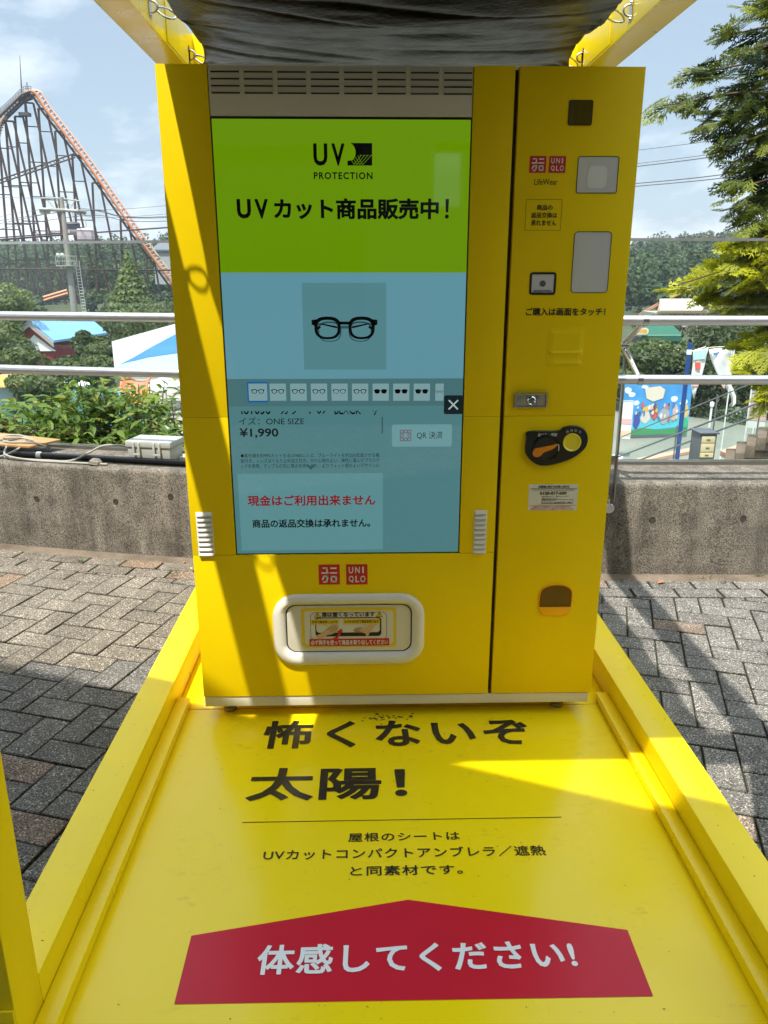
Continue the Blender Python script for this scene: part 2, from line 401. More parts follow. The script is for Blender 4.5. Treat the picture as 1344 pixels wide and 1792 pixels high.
def floor_text(mb, s, bl, br, top, z, **k):
    A, B, T = atz(*bl, 0), atz(*br, 0), atz(*top, 0)
    yb = (A.y + B.y) / 2
    return put_text(mb, s, A.x, B.x, yb, T.y, lambda a, b: (a, b, z), **k)

# ================================================================== SETTING: terrace paving, wall base
def yf(x): return 1.437 - 0.139 * x + 0.0325 * x * x           # front face of the curved parapet wall
def tangent(x):
    s = -0.139 + 0.065 * x; n = math.hypot(1, s); return (1 / n, s / n), (-s / n, 1 / n)
ZP = -0.03
bm_ = MB(); xs_ = np.linspace(-30, 30, 121)
ga = [(x, max(min(yf(x), 6.0), -1) + 0.2, ZP - 0.009) for x in xs_ if -5.5 <= x <= 8.5]
base = [(-30, ga[0][1], ZP - 0.009)] + ga + [(30, ga[-1][1], ZP - 0.009)]
for p, q in zip(base, base[1:]): bm_.face([(p[0], -40, p[2]), (q[0], -40, q[2]), q, p])
prop(bm_.build('terrace_ground', M_joint, smooth=False), kind='structure')

def clip_half(poly, p0, n):
    out = []
    for i in range(len(poly)):
        a, b = poly[i], poly[(i + 1) % len(poly)]
        da = (a[0] - p0[0]) * n[0] + (a[1] - p0[1]) * n[1]; db = (b[0] - p0[0]) * n[0] + (b[1] - p0[1]) * n[1]
        if da <= 0: out.append(a)
        if da * db < 0:
            t = da / (da - db); out.append((a[0] + (b[0] - a[0]) * t, a[1] + (b[1] - a[1]) * t))
    return out
def area2(p): return sum(p[i][0] * p[(i + 1) % len(p)][1] - p[(i + 1) % len(p)][0] * p[i][1] for i in range(len(p))) / 2
pv, pf, pc = [], [], []
def paver(poly, col):
    """one block with a softened top edge"""
    if len(poly) < 3 or abs(area2(poly)) < 8e-4: return
    if area2(poly) < 0: poly = poly[::-1]
    cx_ = sum(p[0] for p in poly) / len(poly); cy_ = sum(p[1] for p in poly) / len(poly)
    dz = rng.normal(0, 0.0009); tx, ty = rng.normal(0, 0.006, 2); n = len(poly); b = len(pv)
    jit = [(p[0] + rng.normal(0, 0.0006), p[1] + rng.normal(0, 0.0006)) for p in poly]
    def h(p): return dz + (p[0] - cx_) * tx + (p[1] - cy_) * ty
    for k, z in ((0.0, -0.012), (0.0, -0.0026), (0.0038, 0.0)):
        for p in jit:
            d = math.hypot(p[0] - cx_, p[1] - cy_) + 1e-6; q = (p[0] - (p[0] - cx_) / d * k * 1.3, p[1] - (p[1] - cy_) / d * k * 1.3)
            pv.append((q[0], q[1], ZP + z + h(q)))
    edge = (0.042, 0.040, 0.024); cham = tuple(c * 0.6 for c in col)
    for r_ in range(2):
        for i in range(n):
            j = (i + 1) % n; pf.append([b + r_ * n + i, b + r_ * n + j, b + (r_ + 1) * n + j, b + (r_ + 1) * n + i]); pc.append(edge if r_ == 0 else cham)
    pf.append([b + 2 * n + i for i in range(n)]); pc.append(col)
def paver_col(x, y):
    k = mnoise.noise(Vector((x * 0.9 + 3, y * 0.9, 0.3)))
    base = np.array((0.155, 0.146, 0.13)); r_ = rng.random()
    if x < 0.2: base = np.array((0.152, 0.132, 0.104)) if y > 0.45 else np.array((0.112, 0.105, 0.094))  # near left blocks darker: part of the broad shade put into the colour
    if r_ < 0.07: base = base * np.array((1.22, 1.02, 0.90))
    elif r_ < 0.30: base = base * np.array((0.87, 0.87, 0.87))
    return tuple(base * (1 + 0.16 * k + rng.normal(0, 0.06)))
J = 0.0024; ANG = R(-17.2); ca, sa = math.cos(ANG), math.sin(ANG); U_ = 0.1055
for i in range(-62, 63):
    for j in range(-62, 63):
        c = (i - j) % 4
        if c == 0: rc = (i, i + 2, j, j + 1)
        elif c == 3: rc = (i, i + 1, j, j + 2)
        else: continue
        a0, a1, b0, b1 = rc[0] * U_ + J, rc[1] * U_ - J, rc[2] * U_ + J, rc[3] * U_ - J
        poly = [(x * ca - y * sa + 0.03, x * sa + y * ca - 0.6) for x, y in ((a0, b0), (a1, b0), (a1, b1), (a0, b1))]
        mx_ = sum(p[0] for p in poly) / 4; my_ = sum(p[1] for p in poly) / 4
        if not (-4.2 < mx_ < 4.4 and -5.2 < my_ < 4.0): continue
        if -0.62 < mx_ < 0.80 and -1.0 < my_ < 0.9: continue
        (t_, n_) = tangent(mx_)
        poly = clip_half(poly, (mx_ - n_[0] * 0.0, yf(mx_) - 0.292), n_)
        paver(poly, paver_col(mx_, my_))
for row, off in ((0, 0.285), (1, 0.185)):                       # two stretcher courses that follow the wall
    x = -4.2 + row * 0.1
    while x < 4.4:
        (t_, n_) = tangent(x); o = (x, yf(x)); l_ = 0.2
        def q(a, b): return (o[0] + t_[0] * a - n_[0] * b, o[1] + t_[1] * a - n_[1] * b)
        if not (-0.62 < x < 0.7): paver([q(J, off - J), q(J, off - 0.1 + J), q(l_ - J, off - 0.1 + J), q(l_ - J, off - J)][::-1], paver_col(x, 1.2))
        x += (l_ + 0.0015) * t_[0]
me = bpy.data.meshes.new('paving'); me.from_pydata(pv, [], pf)
ca_ = me.color_attributes.new('Col', 'FLOAT_COLOR', 'CORNER'); arr = []
for p, c in zip(me.polygons, pc): arr += [(*c, 1)] * p.loop_total
ca_.data.foreach_set('color', np.array(arr, np.float32).reshape(-1))
prop(link('paving', me, M_paver), kind='structure')
g = MB(); X_ = np.linspace(-4.4, 4.4, 89)
for a, b in zip(X_, X_[1:]):
    g.face([(a, yf(a) - 0.088, ZP - 0.004), (b, yf(b) - 0.088, ZP - 0.004), (b, yf(b) + 0.02, ZP - 0.001), (a, yf(a) + 0.02, ZP - 0.001)])
prop(g.build('gutter', M_gutter, smooth=False), kind='structure')

# ------------------------------------------------------------------ parapet wall
ZW = 0.433
def wall_pt(x, off, z):
    (t_, n_) = tangent(x); return (x + n_[0] * off, yf(x) + n_[1] * off, z)
WX = np.linspace(-4.4, 4.6, 121)
wall = thing('parapet_wall', 'low curved weathered concrete wall behind the yellow machine', 'wall', (0, yf(0), ZP))
prof = [(0.0, ZP - 0.2), (0.0, ZW - 0.022), (0.003, ZW - 0.010), (0.009, ZW - 0.003), (0.02, ZW), (0.36, ZW + 0.003), (0.50, ZW + 0.003), (0.50, -1.2)]
vs, fs = [], []
for x in WX:
    for o, z in prof: vs.append(wall_pt(x, o, z))
n = len(prof)
for i in range(len(WX) - 1):
    for k in range(n - 1): fs.append([i * n + k, (i + 1) * n + k, (i + 1) * n + k + 1, i * n + k + 1])
me_ = MB().add(vs, fs)
me_.build('wall', M_wall, wall, ang=50)
M_hole = mat('tie_hole_shadow', (0.045, 0.038, 0.03), 0.95)
for u, v, y0 in ((65, 872, 1.79), (198, 882, 1.63), (296, 872, 1.58), (1140, 908, 1.32), (1299, 906, 1.30)):
    p = on(u, v, 1, y0); (t_, n_) = tangent(p.x); c = Vector(wall_pt(p.x, 0, p.z)); ax = Vector((-n_[0], -n_[1], 0))
    mb = MB(); mb.lathe([(0.0165, -0.001), (0.0150, 0.0022), (0.0125, 0.0022), (0.0118, 0.0008), (0.0001, 0.0006)], c, ax, 20)
    mb.build('tie_hole', M_hole, wall)

# ------------------------------------------------------------------ glass railing on the wall
rail = thing('glass_railing', 'aluminium rail of two round bars with clear glass panels above the concrete wall', 'railing', (0, yf(0), ZW))
RX = np.linspace(-4.3, 4.5, 90)
for z, nm in ((1.200, 'top_rail'), (0.945, 'lower_rail')):
    MB().tube([wall_pt(x, -0.125, z) for x in RX], 0.0212, 20).build(nm, M_alu, rail, ang=60)
edges_x = [-4.3, -3.2, -2.15, -1.62, 0.36, 1.05, 2.6, 4.5]
edges_x = [-4.3, -2.6, -0.62, 1.06, 2.72, 4.5]
for a, b in zip(edges_x, edges_x[1:]):
    m_ = MB(); S = np.linspace(a + 0.006, b - 0.006, 14)
    V = [wall_pt(x, 0.385, z) for x in S for z in (ZW + 0.012, 1.545)] + [wall_pt(x, 0.397, z) for x in S for z in (ZW + 0.012, 1.545)]
    k = len(S) * 2; F_ = []
    for i in range(len(S) - 1):
        F_ += [[2 * i, 2 * i + 2, 2 * i + 3, 2 * i + 1], [k + 2 * i, k + 2 * i + 1, k + 2 * i + 3, k + 2 * i + 2], [2 * i + 1, 2 * i + 3, k + 2 * i + 3, k + 2 * i + 1]]
    m_.add(V, F_); m_.build('glass_panel', M_glass, rail, smooth=False)
def strip(mb, off0, off1, z0, z1):
    V = [wall_pt(x, o, z) for x in RX for o, z in ((off0, z0), (off0, z1), (off1, z1), (off1, z0))]; F_ = []
    for i in range(len(RX) - 1):
        for k in range(4): F_.append([4 * i + k, 4 * i + (k + 1) % 4, 4 * i + 4 + (k + 1) % 4, 4 * i + 4 + k][::-1])
    return mb.add(V, F_)
strip(MB(), 0.381, 0.401, 1.545, 1.558).build('cap_strip', M_alu, rail)
strip(MB(), 0.372, 0.410, ZW + 0.003, ZW + 0.02).build('bottom_channel', M_steel_dk, rail)
def post(x, vis=True):
    c = Vector(wall_pt(x, -0.045, 0.0)); (t_, n_) = tangent(x); T = Vector((t_[0], t_[1], 0)); Nn = Vector((n_[0], n_[1], 0))
    mb = MB()
    for s in (-1, 1):
        a = c + T * (0.016 * s); lean = Nn * 0.02
        P = [a + Vector((0, 0, 0.36)) - Nn * 0.018, a + Vector((0, 0, 0.36)) + Nn * 0.018]
        q = [P[0] - T * 0.004, P[0] + T * 0.004, P[1] + T * 0.004, P[1] - T * 0.004]
        mb.prism(q, Vector((0, 0, 0.74)) + lean)
    mb.box(c.x - 0.012, c.x + 0.012, c.y - 0.008, c.y + 0.008, 0.55, 0.58)
    mb.build('post', M_steel_dk, rail, bevel=0.0015)
    apex = c + Vector((0, 0, 1.085)) + Nn * 0.02
    b = MB()
    for z in (1.2, 0.945):
        rp = Vector(wall_pt(x + 0.062, -0.125, z))
        for s in (-1, 1):
            q0 = apex + T * (0.012 * s); b.tube([q0, q0 * 0.5 + rp * 0.5, rp + T * 0.004 * s], 0.0085, 8)
        tt = Vector((tangent(x + 0.06)[0][0], tangent(x + 0.06)[0][1], 0))
        b.tube([rp - tt * 0.012, rp + tt * 0.012], 0.0235, 20)
    b.lathe([(0.001, -0.02), (0.02, -0.02), (0.02, 0.02), (0.001, 0.02)], apex, T, 16)
    b.build('bracket', M_steel, rail)
    k = MB(); kc = Vector(wall_pt(x, -0.02, 0.322)); k.lathe([(0.012, -0.03), (0.012, 0.0), (0.024, 0.004), (0.024, 0.030), (0.022, 0.033), (0.0005, 0.033)], kc, -Nn, 24)
    k.build('anchor_cap', M_alu, rail, ang=30)
    k2 = MB(); k2.tube([kc + Vector((0, 0, 0.0)), kc + Vector((0, 0, 0.06))], 0.009, 10); k2.build('anchor_pin', M_steel, rail)
for x in (1.165, -3.4, 3.3): post(x)

# ------------------------------------------------------------------ things on the wall top (left)
Rw = lambda x, off, z=ZW: Vector(wall_pt(x, off, z))
# junction box
bx_c = Rw(-1.165, 0.20, ZW + 0.004); (t_, n_) = tangent(-1.165); T = Vector((t_[0], t_[1], 0)); Nn = Vector((n_[0], n_[1], 0))
M_box = mat('grey_abs_plastic', (0.42, 0.43, 0.40), 0.42, var=0.05, vscale=12)
jb = thing('junction_box', 'grey plastic junction box on the wall top with two lid clips', 'junction box', tuple(bx_c))
def obox(mb, c, a0, a1, b0, b1, z0, z1, taper=0.0):
    P = [c + T * (a0 + taper) + Nn * (b0 + taper) + Vector((0, 0, z0)), c + T * (a1 - taper) + Nn * (b0 + taper) + Vector((0, 0, z0)),
         c + T * (a1 - taper) + Nn * (b1 - taper) + Vector((0, 0, z0)), c + T * (a0 + taper) + Nn * (b1 - taper) + Vector((0, 0, z0))]
    Q = [c + T * a0 + Nn * b0 + Vector((0, 0, z1)), c + T * a1 + Nn * b0 + Vector((0, 0, z1)), c + T * a1 + Nn * b1 + Vector((0, 0, z1)), c + T * a0 + Nn * b1 + Vector((0, 0, z1))]
    return mb.add(P + Q, [(0, 3, 2, 1), (4, 5, 6, 7), (0, 1, 5, 4), (1, 2, 6, 5), (2, 3, 7, 6), (3, 0, 4, 7)])
obox(MB(), bx_c, -0.122, 0.122, -0.075, 0.085, 0.0, 0.082, 0.008).build('box_base', M_box, jb, bevel=0.006)
obox(MB(), bx_c, -0.128, 0.128, -0.081, 0.091, 0.084, 0.118).build('lid', M_box, jb, bevel=0.007)
lab = MB(); P0 = bx_c + Vector((0, 0, 0.1185)); lab.face([P0 + T * 0.02 + Nn * 0.01, P0 + T * 0.085 + Nn * 0.01, P0 + T * 0.085 + Nn * 0.06, P0 + T * 0.02 + Nn * 0.06]); lab.build('paper_label', mat('pale_paper', (0.7, 0.69, 0.62), 0.6), jb)
for a in (-0.085, 0.03):
    k = MB(); obox(k, bx_c, a, a + 0.012, -0.089, -0.079, 0.05, 0.112); obox(k, bx_c, a + 0.03, a + 0.042, -0.089, -0.079, 0.05, 0.112); obox(k, bx_c, a, a + 0.042, -0.09, -0.082, 0.044, 0.054)
    k.build('clip', M_box, jb, bevel=0.0015)
def curve_pts(ctrl, n=10):
    P = [Vector(c) for c in ctrl]; out = []
    P = [P[0] * 2 - P[1]] + P + [P[-1] * 2 - P[-2]]
    for i in range(1, len(P) - 2):
        for k in range(n):
            t = k / n; a, b, c, d = P[i - 1], P[i], P[i + 1], P[i + 2]
            out.append(0.5 * ((2 * b) + (c - a) * t + (2 * a - 5 * b + 4 * c - d) * t * t + (3 * b - a - 3 * c + d) * t ** 3))
    return out + [P[-2]]
cond = MB().tube([Rw(x, 0.115 + 0.012 * math.sin(x * 3), ZW + 0.019) for x in np.linspace(-4.2, -0.3, 60)], 0.0165, 12).build('conduit', mat('black_conduit_plastic', (0.014, 0.014, 0.014), 0.4), loc=Rw(-1.5, 0.115))
prop(cond, 'black plastic conduit lying along the wall top in front of the grey box', 'conduit')
tie = MB()
for q in (-1.80,):
    tie.tube([Rw(q - 0.014, 0.115 + 0.012 * math.sin(q * 3), ZW + 0.019), Rw(q + 0.014, 0.115 + 0.012 * math.sin(q * 3), ZW + 0.019)], 0.0178, 14)
prop(tie.build('tape_band', M_white, loc=Rw(-1.8, 0.115)), 'band of white tape wrapped round the black conduit', 'tape')
M_cable = mat('grey_cable', (0.33, 0.31, 0.26), 0.5)
cab = [[(-1.29, 0.20, 0.075), (-1.42, 0.15, 0.085), (-1.50, 0.12, 0.05), (-1.58, 0.07, 0.012), (-1.72, 0.055, 0.01), (-1.9, 0.06, 0.01), (-2.2, 0.09, 0.02), (-2.5, 0.07, 0.01)],
       [(-1.36, 0.05, 0.008), (-1.6, 0.045, 0.008), (-1.8, 0.05, 0.008), (-1.95, 0.05, 0.03), (-2.02, 0.16, 0.065), (-2.13, 0.2, 0.07), (-2.3, 0.12, 0.05)],
       [(-1.83, 0.27, 0.02), (-1.9, 0.23, 0.07), (-1.98, 0.2, 0.085), (-2.08, 0.1, 0.05), (-2.0, 0.06, 0.015), (-1.92, 0.12, 0.05), (-1.97, 0.26, 0.075), (-2.1, 0.3, 0.08), (-2.3, 0.2, 0.05)],
       [(-1.81, 0.2, 0.05), (-1.88, 0.17, 0.075), (-2.0, 0.15, 0.075), (-2.07, 0.2, 0.08), (-2.0, 0.27, 0.075), (-1.87, 0.25, 0.05), (-1.81, 0.2, 0.045)]]
cl_ = ['grey cable running from the grey box into the coil', 'grey cable lying along the front edge of the wall top', 'grey cable tangled over the end of the brown board', 'small loop of grey cable on top of the tangle']
for i, c in enumerate(cab):
    o = MB().tube(curve_pts([Rw(x, off, ZW + z) for x, off, z in c], 8), 0.0055, 8).build('cable', M_cable, loc=Rw(c[0][0], c[0][1]))
    prop(o, cl_[i], 'cable', 'cables on the wall top')
brd = MB(); A_, B_, C_, D_ = Rw(-1.86, 0.13, ZW + 0.052), Rw(-1.80, 0.32, ZW + 0.055), Rw(-2.5, 0.36, ZW + 0.075), Rw(-2.5, 0.10, ZW + 0.07)
brd.prism([A_, B_, C_, D_], (0, 0, 0.012))
o = brd.build('plywood_board', mat('plywood', (0.42, 0.23, 0.085), 0.6, var=0.12, vscale=14), bevel=0.002, loc=A_); prop(o, 'brown plywood board under the cable tangle on the wall', 'board')
st = MB(); st.lathe([(0.012, 0.0), (0.036, 0.004), (0.034, 0.02), (0.018, 0.034), (0.004, 0.036)], Rw(-1.43, 0.055, ZW), (0.15, 0.1, 1), 7)
o = st.build('stone', stone_mat('dark_stone', (0.2, 0.18, 0.15), 0.4, 120), loc=Rw(-1.43, 0.055), smooth=False); prop(o, 'small grey stone on the wall edge beside the conduit', 'stone')
pl = MB(); pl.box(-1.0, -0.965, 1.84, 1.865, ZW + 0.002, ZW + 0.02); pl.box(-0.985, -0.955, 1.85, 1.87, ZW + 0.002, ZW + 0.032)
o = pl.build('cable_plug', M_white, bevel=0.003, loc=(-0.98, 1.85, ZW)); prop(o, 'small white plug on the wall top right of the grey box', 'plug')
# leaves and weeds at the foot of the wall
M_dry = mat('dry_leaf', (0.42, 0.17, 0.07), 0.6); 
for i, (u, v, s, lb) in enumerate(((1157, 1019, 0.022, 'dry orange leaf in the gutter below the right wall'), (322, 983, 0.013, 'tiny orange leaf beside the left edge of the machine'), (334, 994, 0.012, 'pale yellow leaf touching the machine corner'))):
    c = atz(u, v, ZP + 0.006); a = 0.4 + i
    V = [(c.x + math.cos(a) * s * p - math.sin(a) * s * q, c.y + math.sin(a) * s * p + math.cos(a) * s * q, ZP + 0.002 + z * s) for p, q, z in ((-1, 0, .1), (-.4, -.45, .35), (.5, -.4, .4), (1.1, 0, .1), (.5, .4, .45), (-.4, .42, .3))]
    o = MB().face(V).build('fallen_leaf', M_dry if i < 2 else mat('yellow_leaf', (0.6, 0.5, 0.12), 0.6), loc=c, smooth=False)
    prop(o, lb, 'leaf', 'fallen leaves')
N_ = 150; V = np.zeros((N_, 4, 3)); C_ = np.zeros((N_, 3)); k = 0
spots = [atz(1303, 1002, ZP), atz(1328, 1008, ZP), atz(1095, 1008, ZP), atz(1092, 1016, ZP), atz(310, 1002, ZP), atz(300, 1008, ZP), atz(140, 984, ZP), atz(1235, 1012, ZP), atz(1270, 1020, ZP), atz(1160, 985, ZP)]
while k < N_:
    s_ = spots[k % len(spots)]; c = np.array(s_) + np.array((rng.normal(0, .016), rng.normal(0, .006), 0.002)); a = rng.uniform(0, 6.28); l = rng.uniform(.008, .022); d = np.array((math.cos(a), math.sin(a), rng.uniform(.2, 1))); sd = np.array((-math.sin(a), math.cos(a), 0))
    V[k] = [c, c + d * l * .5 + sd * l * .16, c + d * l, c + d * l * .5 - sd * l * .16]; C_[k] = np.array((0.10, 0.15, 0.04)) * rng.uniform(.6, 1.5) if rng.random() < .65 else np.array((0.16, 0.11, 0.06)); k += 1
prop(link('weeds', poly_mesh('weeds', V, C_), M_leaf), 'sprigs of weed and dry litter in the paving joints by the wall', 'weeds', kind='stuff')

# ================================================================== DISPLAY STAND (yellow frame, floor, roof beams)
XL0, XL1, XR0, XR1 = -0.741, -0.641, 0.822, 0.923
YF0, YF1, YB0, YB1 = -1.155, -1.055, 1.08, 1.18
ZB0, ZB1 = 2.115, 2.255
stand = thing('display_stand', 'yellow open steel frame with printed floor standing round the machine', 'stand', (0.09, -0.08, ZP))
f = MB(); f.box(XL1 + 0.001, XR0 - 0.001, YF0 - 0.12, YB0, ZP + 0.002, 0.0); f.build('floor_plate', M_floor, stand, bevel=0.0015)
sm = MB(); sm.box(-0.6, 0.79, 0.0585, 0.0605, 0.0003, 0.0012); sm.build('floor_seam', mat('seam_yellow', (0.45, 0.31, 0.01), 0.4), stand, smooth=False)
for x0, x1 in ((XL0, XL1), (XR0, XR1)):
    b = MB(); b.box(x0, x1, YF1 + 0.001, YB1, ZP + 0.001, 0.10); b.build('curb', M_frame, stand, bevel=0.002)
b = MB(); b.box(XL1 + 0.001, XR0 - 0.001, YB0 + 0.001, YB1, ZP + 0.001, 0.10); b.build('curb', M_frame, stand, bevel=0.002)
for x0, x1 in ((XL1 + 0.0015, -0.598), (0.781, XR0 - 0.0015)):
    b = MB(); b.box(x0, x1, YF0 - 0.10, 0.085, 0.001, 0.031); b.build('edge_strip', M_frame, stand, bevel=0.0015)
bolt = [(-0.598, -0.16), (-0.598, -0.62), (0.781, -0.33), (0.781, -0.80)]
for x, y in bolt:
    s = 1 if x < 0 else -1
    b = MB(); b.lathe([(0.0075, 0), (0.007, 0.0015), (0.0001, 0.002)], (x + s * 0.0003, y, 0.016), (s, 0, 0), 14); b.build('screw_cap', M_frame, stand)
for x0, x1 in ((XL0, XL1), (XR0, XR1)):
    for y0, y1 in ((YF0, YF1), (YB0, YB1)):
        b = MB(); b.box(x0, x1, y0, y1, (ZP + 0.001) if y0 < 0 else 0.101, ZB0 - 0.0005); pst = b.build('post', M_frame, stand, bevel=0.002)
        if y0 < 0:
            fp = MB(); fp.box(x0 - 0.004, x1 + 0.004 if x0 > 0 else x1, y0 - 0.006, y0 - 0.001, ZP + 0.002, 0.13); fp.build('foot_plate', M_frame, pst, bevel=0.002)
    b = MB(); b.box(x0, x1, YF0, YB1, ZB0, ZB1); bb = b.build('side_beam', M_frame, stand, bevel=0.0025)
for y0, y1 in ((YF0, YF1), (YB0, YB1)):
    b = MB(); b.box(XL1 + 0.001, XR0 - 0.001, y0, y1, ZB0, ZB1); b.build('cross_beam', M_frame, stand, bevel=0.0025)
# joint gussets and the seams on the beam sides
for x, s in ((XL1, 1), (XR0, -1)):
    g = MB(); g.box(min(x, x + s * 0.003), max(x, x + s * 0.003), 0.66, YB0 - 0.002, ZB0 + 0.008, ZB1 - 0.012); g.build('joint_plate', M_frame, stand, bevel=0.001)
gr = MB()
for k in range(46):
    cx_, cy_ = rng.normal(0.06, 0.055), -0.006 + rng.normal(0, .012); r_ = rng.uniform(.0012, .0052) * (1 if k > 6 else 1.5); gr.face([(cx_ + r_ * rng.uniform(.5, 1.6) * math.cos(t), cy_ + r_ * rng.uniform(.4, 1.0) * math.sin(t), 0.0009 + k * 2e-6) for t in np.linspace(0, 6.283, 9)[:-1]])
for k in range(70):
    cx_, cy_ = rng.uniform(-.58, .77), rng.uniform(-1.1, .0); r_ = rng.uniform(.0007, .0019); a_ = rng.uniform(0, 3.14); e_ = rng.uniform(1, 3.5) if k % 3 == 0 else 1; r_ *= (.6 if e_ > 1 else 1); gr.face([(cx_ + r_ * (e_ * math.cos(t) * math.cos(a_) - math.sin(t) * math.sin(a_)), cy_ + r_ * (e_ * math.cos(t) * math.sin(a_) + math.sin(t) * math.cos(a_)), 0.0013) for t in np.linspace(0, 6.283, 7)[:-1]])
for k in range(46):
    sd_ = k % 2; cx_, cy_ = rng.uniform(*((XL0, XL1) if sd_ else (XR0, XR1))), rng.uniform(-1.0, .5); r_ = rng.uniform(.0006, .0016); gr.face([(cx_ + r_ * rng.uniform(1, 2.5) * math.cos(t), cy_ + r_ * math.sin(t), 0.1004) for t in np.linspace(0, 6.283, 7)[:-1]])
gr.build('floor_grime', mat('grime', (0.05, 0.04, 0.02), 0.7), stand, smooth=False)['kind'] = 'stuff'
# floor lettering
fl = MB(); zt = 0.0011
floor_text(fl, '怖くないぞ', (455.5, 1311), (934, 1304.5), (560, 1261), zt, bold=0.028, spacing=1.15)
floor_text(fl, '太陽！', (428, 1402), (714, 1399.5), (570, 1343.5), zt, bold=0.028, spacing=1.05)
floor_text(fl, '屋根のシートは', (609, 1474), (805.5, 1470.5), (700, 1457), zt, bold=0.014, spacing=1.1)
floor_text(fl, 'UVカットコンパクトアンブレラ／遮熱', (460, 1504), (957.5, 1500), (800, 1482), zt, bold=0.014, spacing=1.1)
floor_text(fl, 'と同素材です。', (613, 1533), (811, 1531), (700, 1515), zt, bold=0.014, spacing=1.1)
P, Q = atz(424, 1439.6, 0), atz(983.5, 1433, 0); fl.face([(P.x, P.y - 0.0012, zt), (Q.x, P.y - 0.0012, zt), (Q.x, P.y + 0.0012, zt), (P.x, P.y + 0.0012, zt)])
fl.build('floor_lettering', M_inkf, stand, smooth=False)
ar = MB(); ar.face([(q.x, q.y, zt) for q in [atz(305, 1758, 0), atz(1143, 1744, 0), atz(1098, 1628, 0), atz(714, 1575, 0), atz(335, 1638, 0)]])
arr_ = ar.build('arrow_panel', M_redf, stand, smooth=False)
al = MB(); floor_text(al, '体感してください!', (446, 1708), (1014, 1696), (720, 1650), zt + 0.0012, bold=0.026, spacing=1.08); al.build('arrow_lettering', M_whitef, arr_, smooth=False)

# ------------------------------------------------------------------ black canopy sheet
HY = [-1.0, -0.68, -0.33, 0.455, 1.0]                 # hook positions along each side
ZS = 2.128
nu, nv = 200, 240
def scallop(y, amp):
    for a, b in zip(HY, HY[1:]):
        if a <= y <= b: return amp * math.sin(math.pi * (y - a) / (b - a)) ** 0.8
    return 0
vs, fs = [], []
y_lo, y_hi = -1.066, 1.068
for j in range(nv + 1):
    tv = j / nv
    for i in range(nu + 1):
        tu = i / nu
        yb = y_lo + (0.075 * max(0, (tu - 0.75) / 0.25) ** 1.2 + 0.02 * max(0, (0.12 - tu) / 0.12))
        y = yb + (y_hi - yb) * tv
        xl = -0.562 + scallop(y, 0.022) - 0.03 * max(0, (y - 0.75) / 0.25); xr = 0.742 - scallop(y, 0.022) + 0.03 * max(0, (y - 0.75) / 0.25)
        x = xl + (xr - xl) * tu
        e = (4 * tu * (1 - tu)) ** 0.7
        z = ZS - 0.055 * e * (4 * tv * (1 - tv)) ** 0.6
        nz = mnoise.noise
        wv = 0.013 * nz(Vector((x * 0.9 + 5, y * 5.5 + x * 1.2, 0.2))) + 0.004 * nz(Vector((x * 2.0, y * 13 - x * 2.5, 3.1))) + 0.0012 * nz(Vector((x * 3.5 + 9, y * 26 + x * 4, 7.7)))
        rdg = 1 - abs(nz(Vector((x * 0.9 + 2, y * 7 - x * 0.8, 11.0)))) * 2
        wv += 0.007 * max(rdg, 0) ** 3
        for hy in HY:                                                   # puckers fanning out from each hook
            for hx in (xl, xr):
                dx, dy = abs(x - hx), y - hy; rr_ = math.hypot(dx, dy)
                if rr_ < 0.42: wv += 0.006 * math.cos(math.atan2(dy, dx + 1e-4) * 9) * math.exp(-rr_ / 0.12) * min(1, rr_ / 0.03)
        vs.append((x, y, z + wv))
for j in range(nv):
    for i in range(nu):
        a = j * (nu + 1) + i; fs.append([a, a + nu + 1, a + nu + 2, a + 1])
M_sheet = mat('black_coated_cloth', (0.008, 0.0075, 0.007), 0.36, spec=0.16, rvar=0.06, vscale=14, bump=0.12, bscale=60)
sh = MB().add(vs, fs); o = sh.build('canopy_sheet', M_sheet, ang=180, loc=(0.09, 0, ZS))
so = o.modifiers.new('thickness', 'SOLIDIFY'); so.thickness = 0.0012; so.offset = 1
prop(o, 'black wrinkled shade sheet stretched between the yellow roof beams', 'canopy')
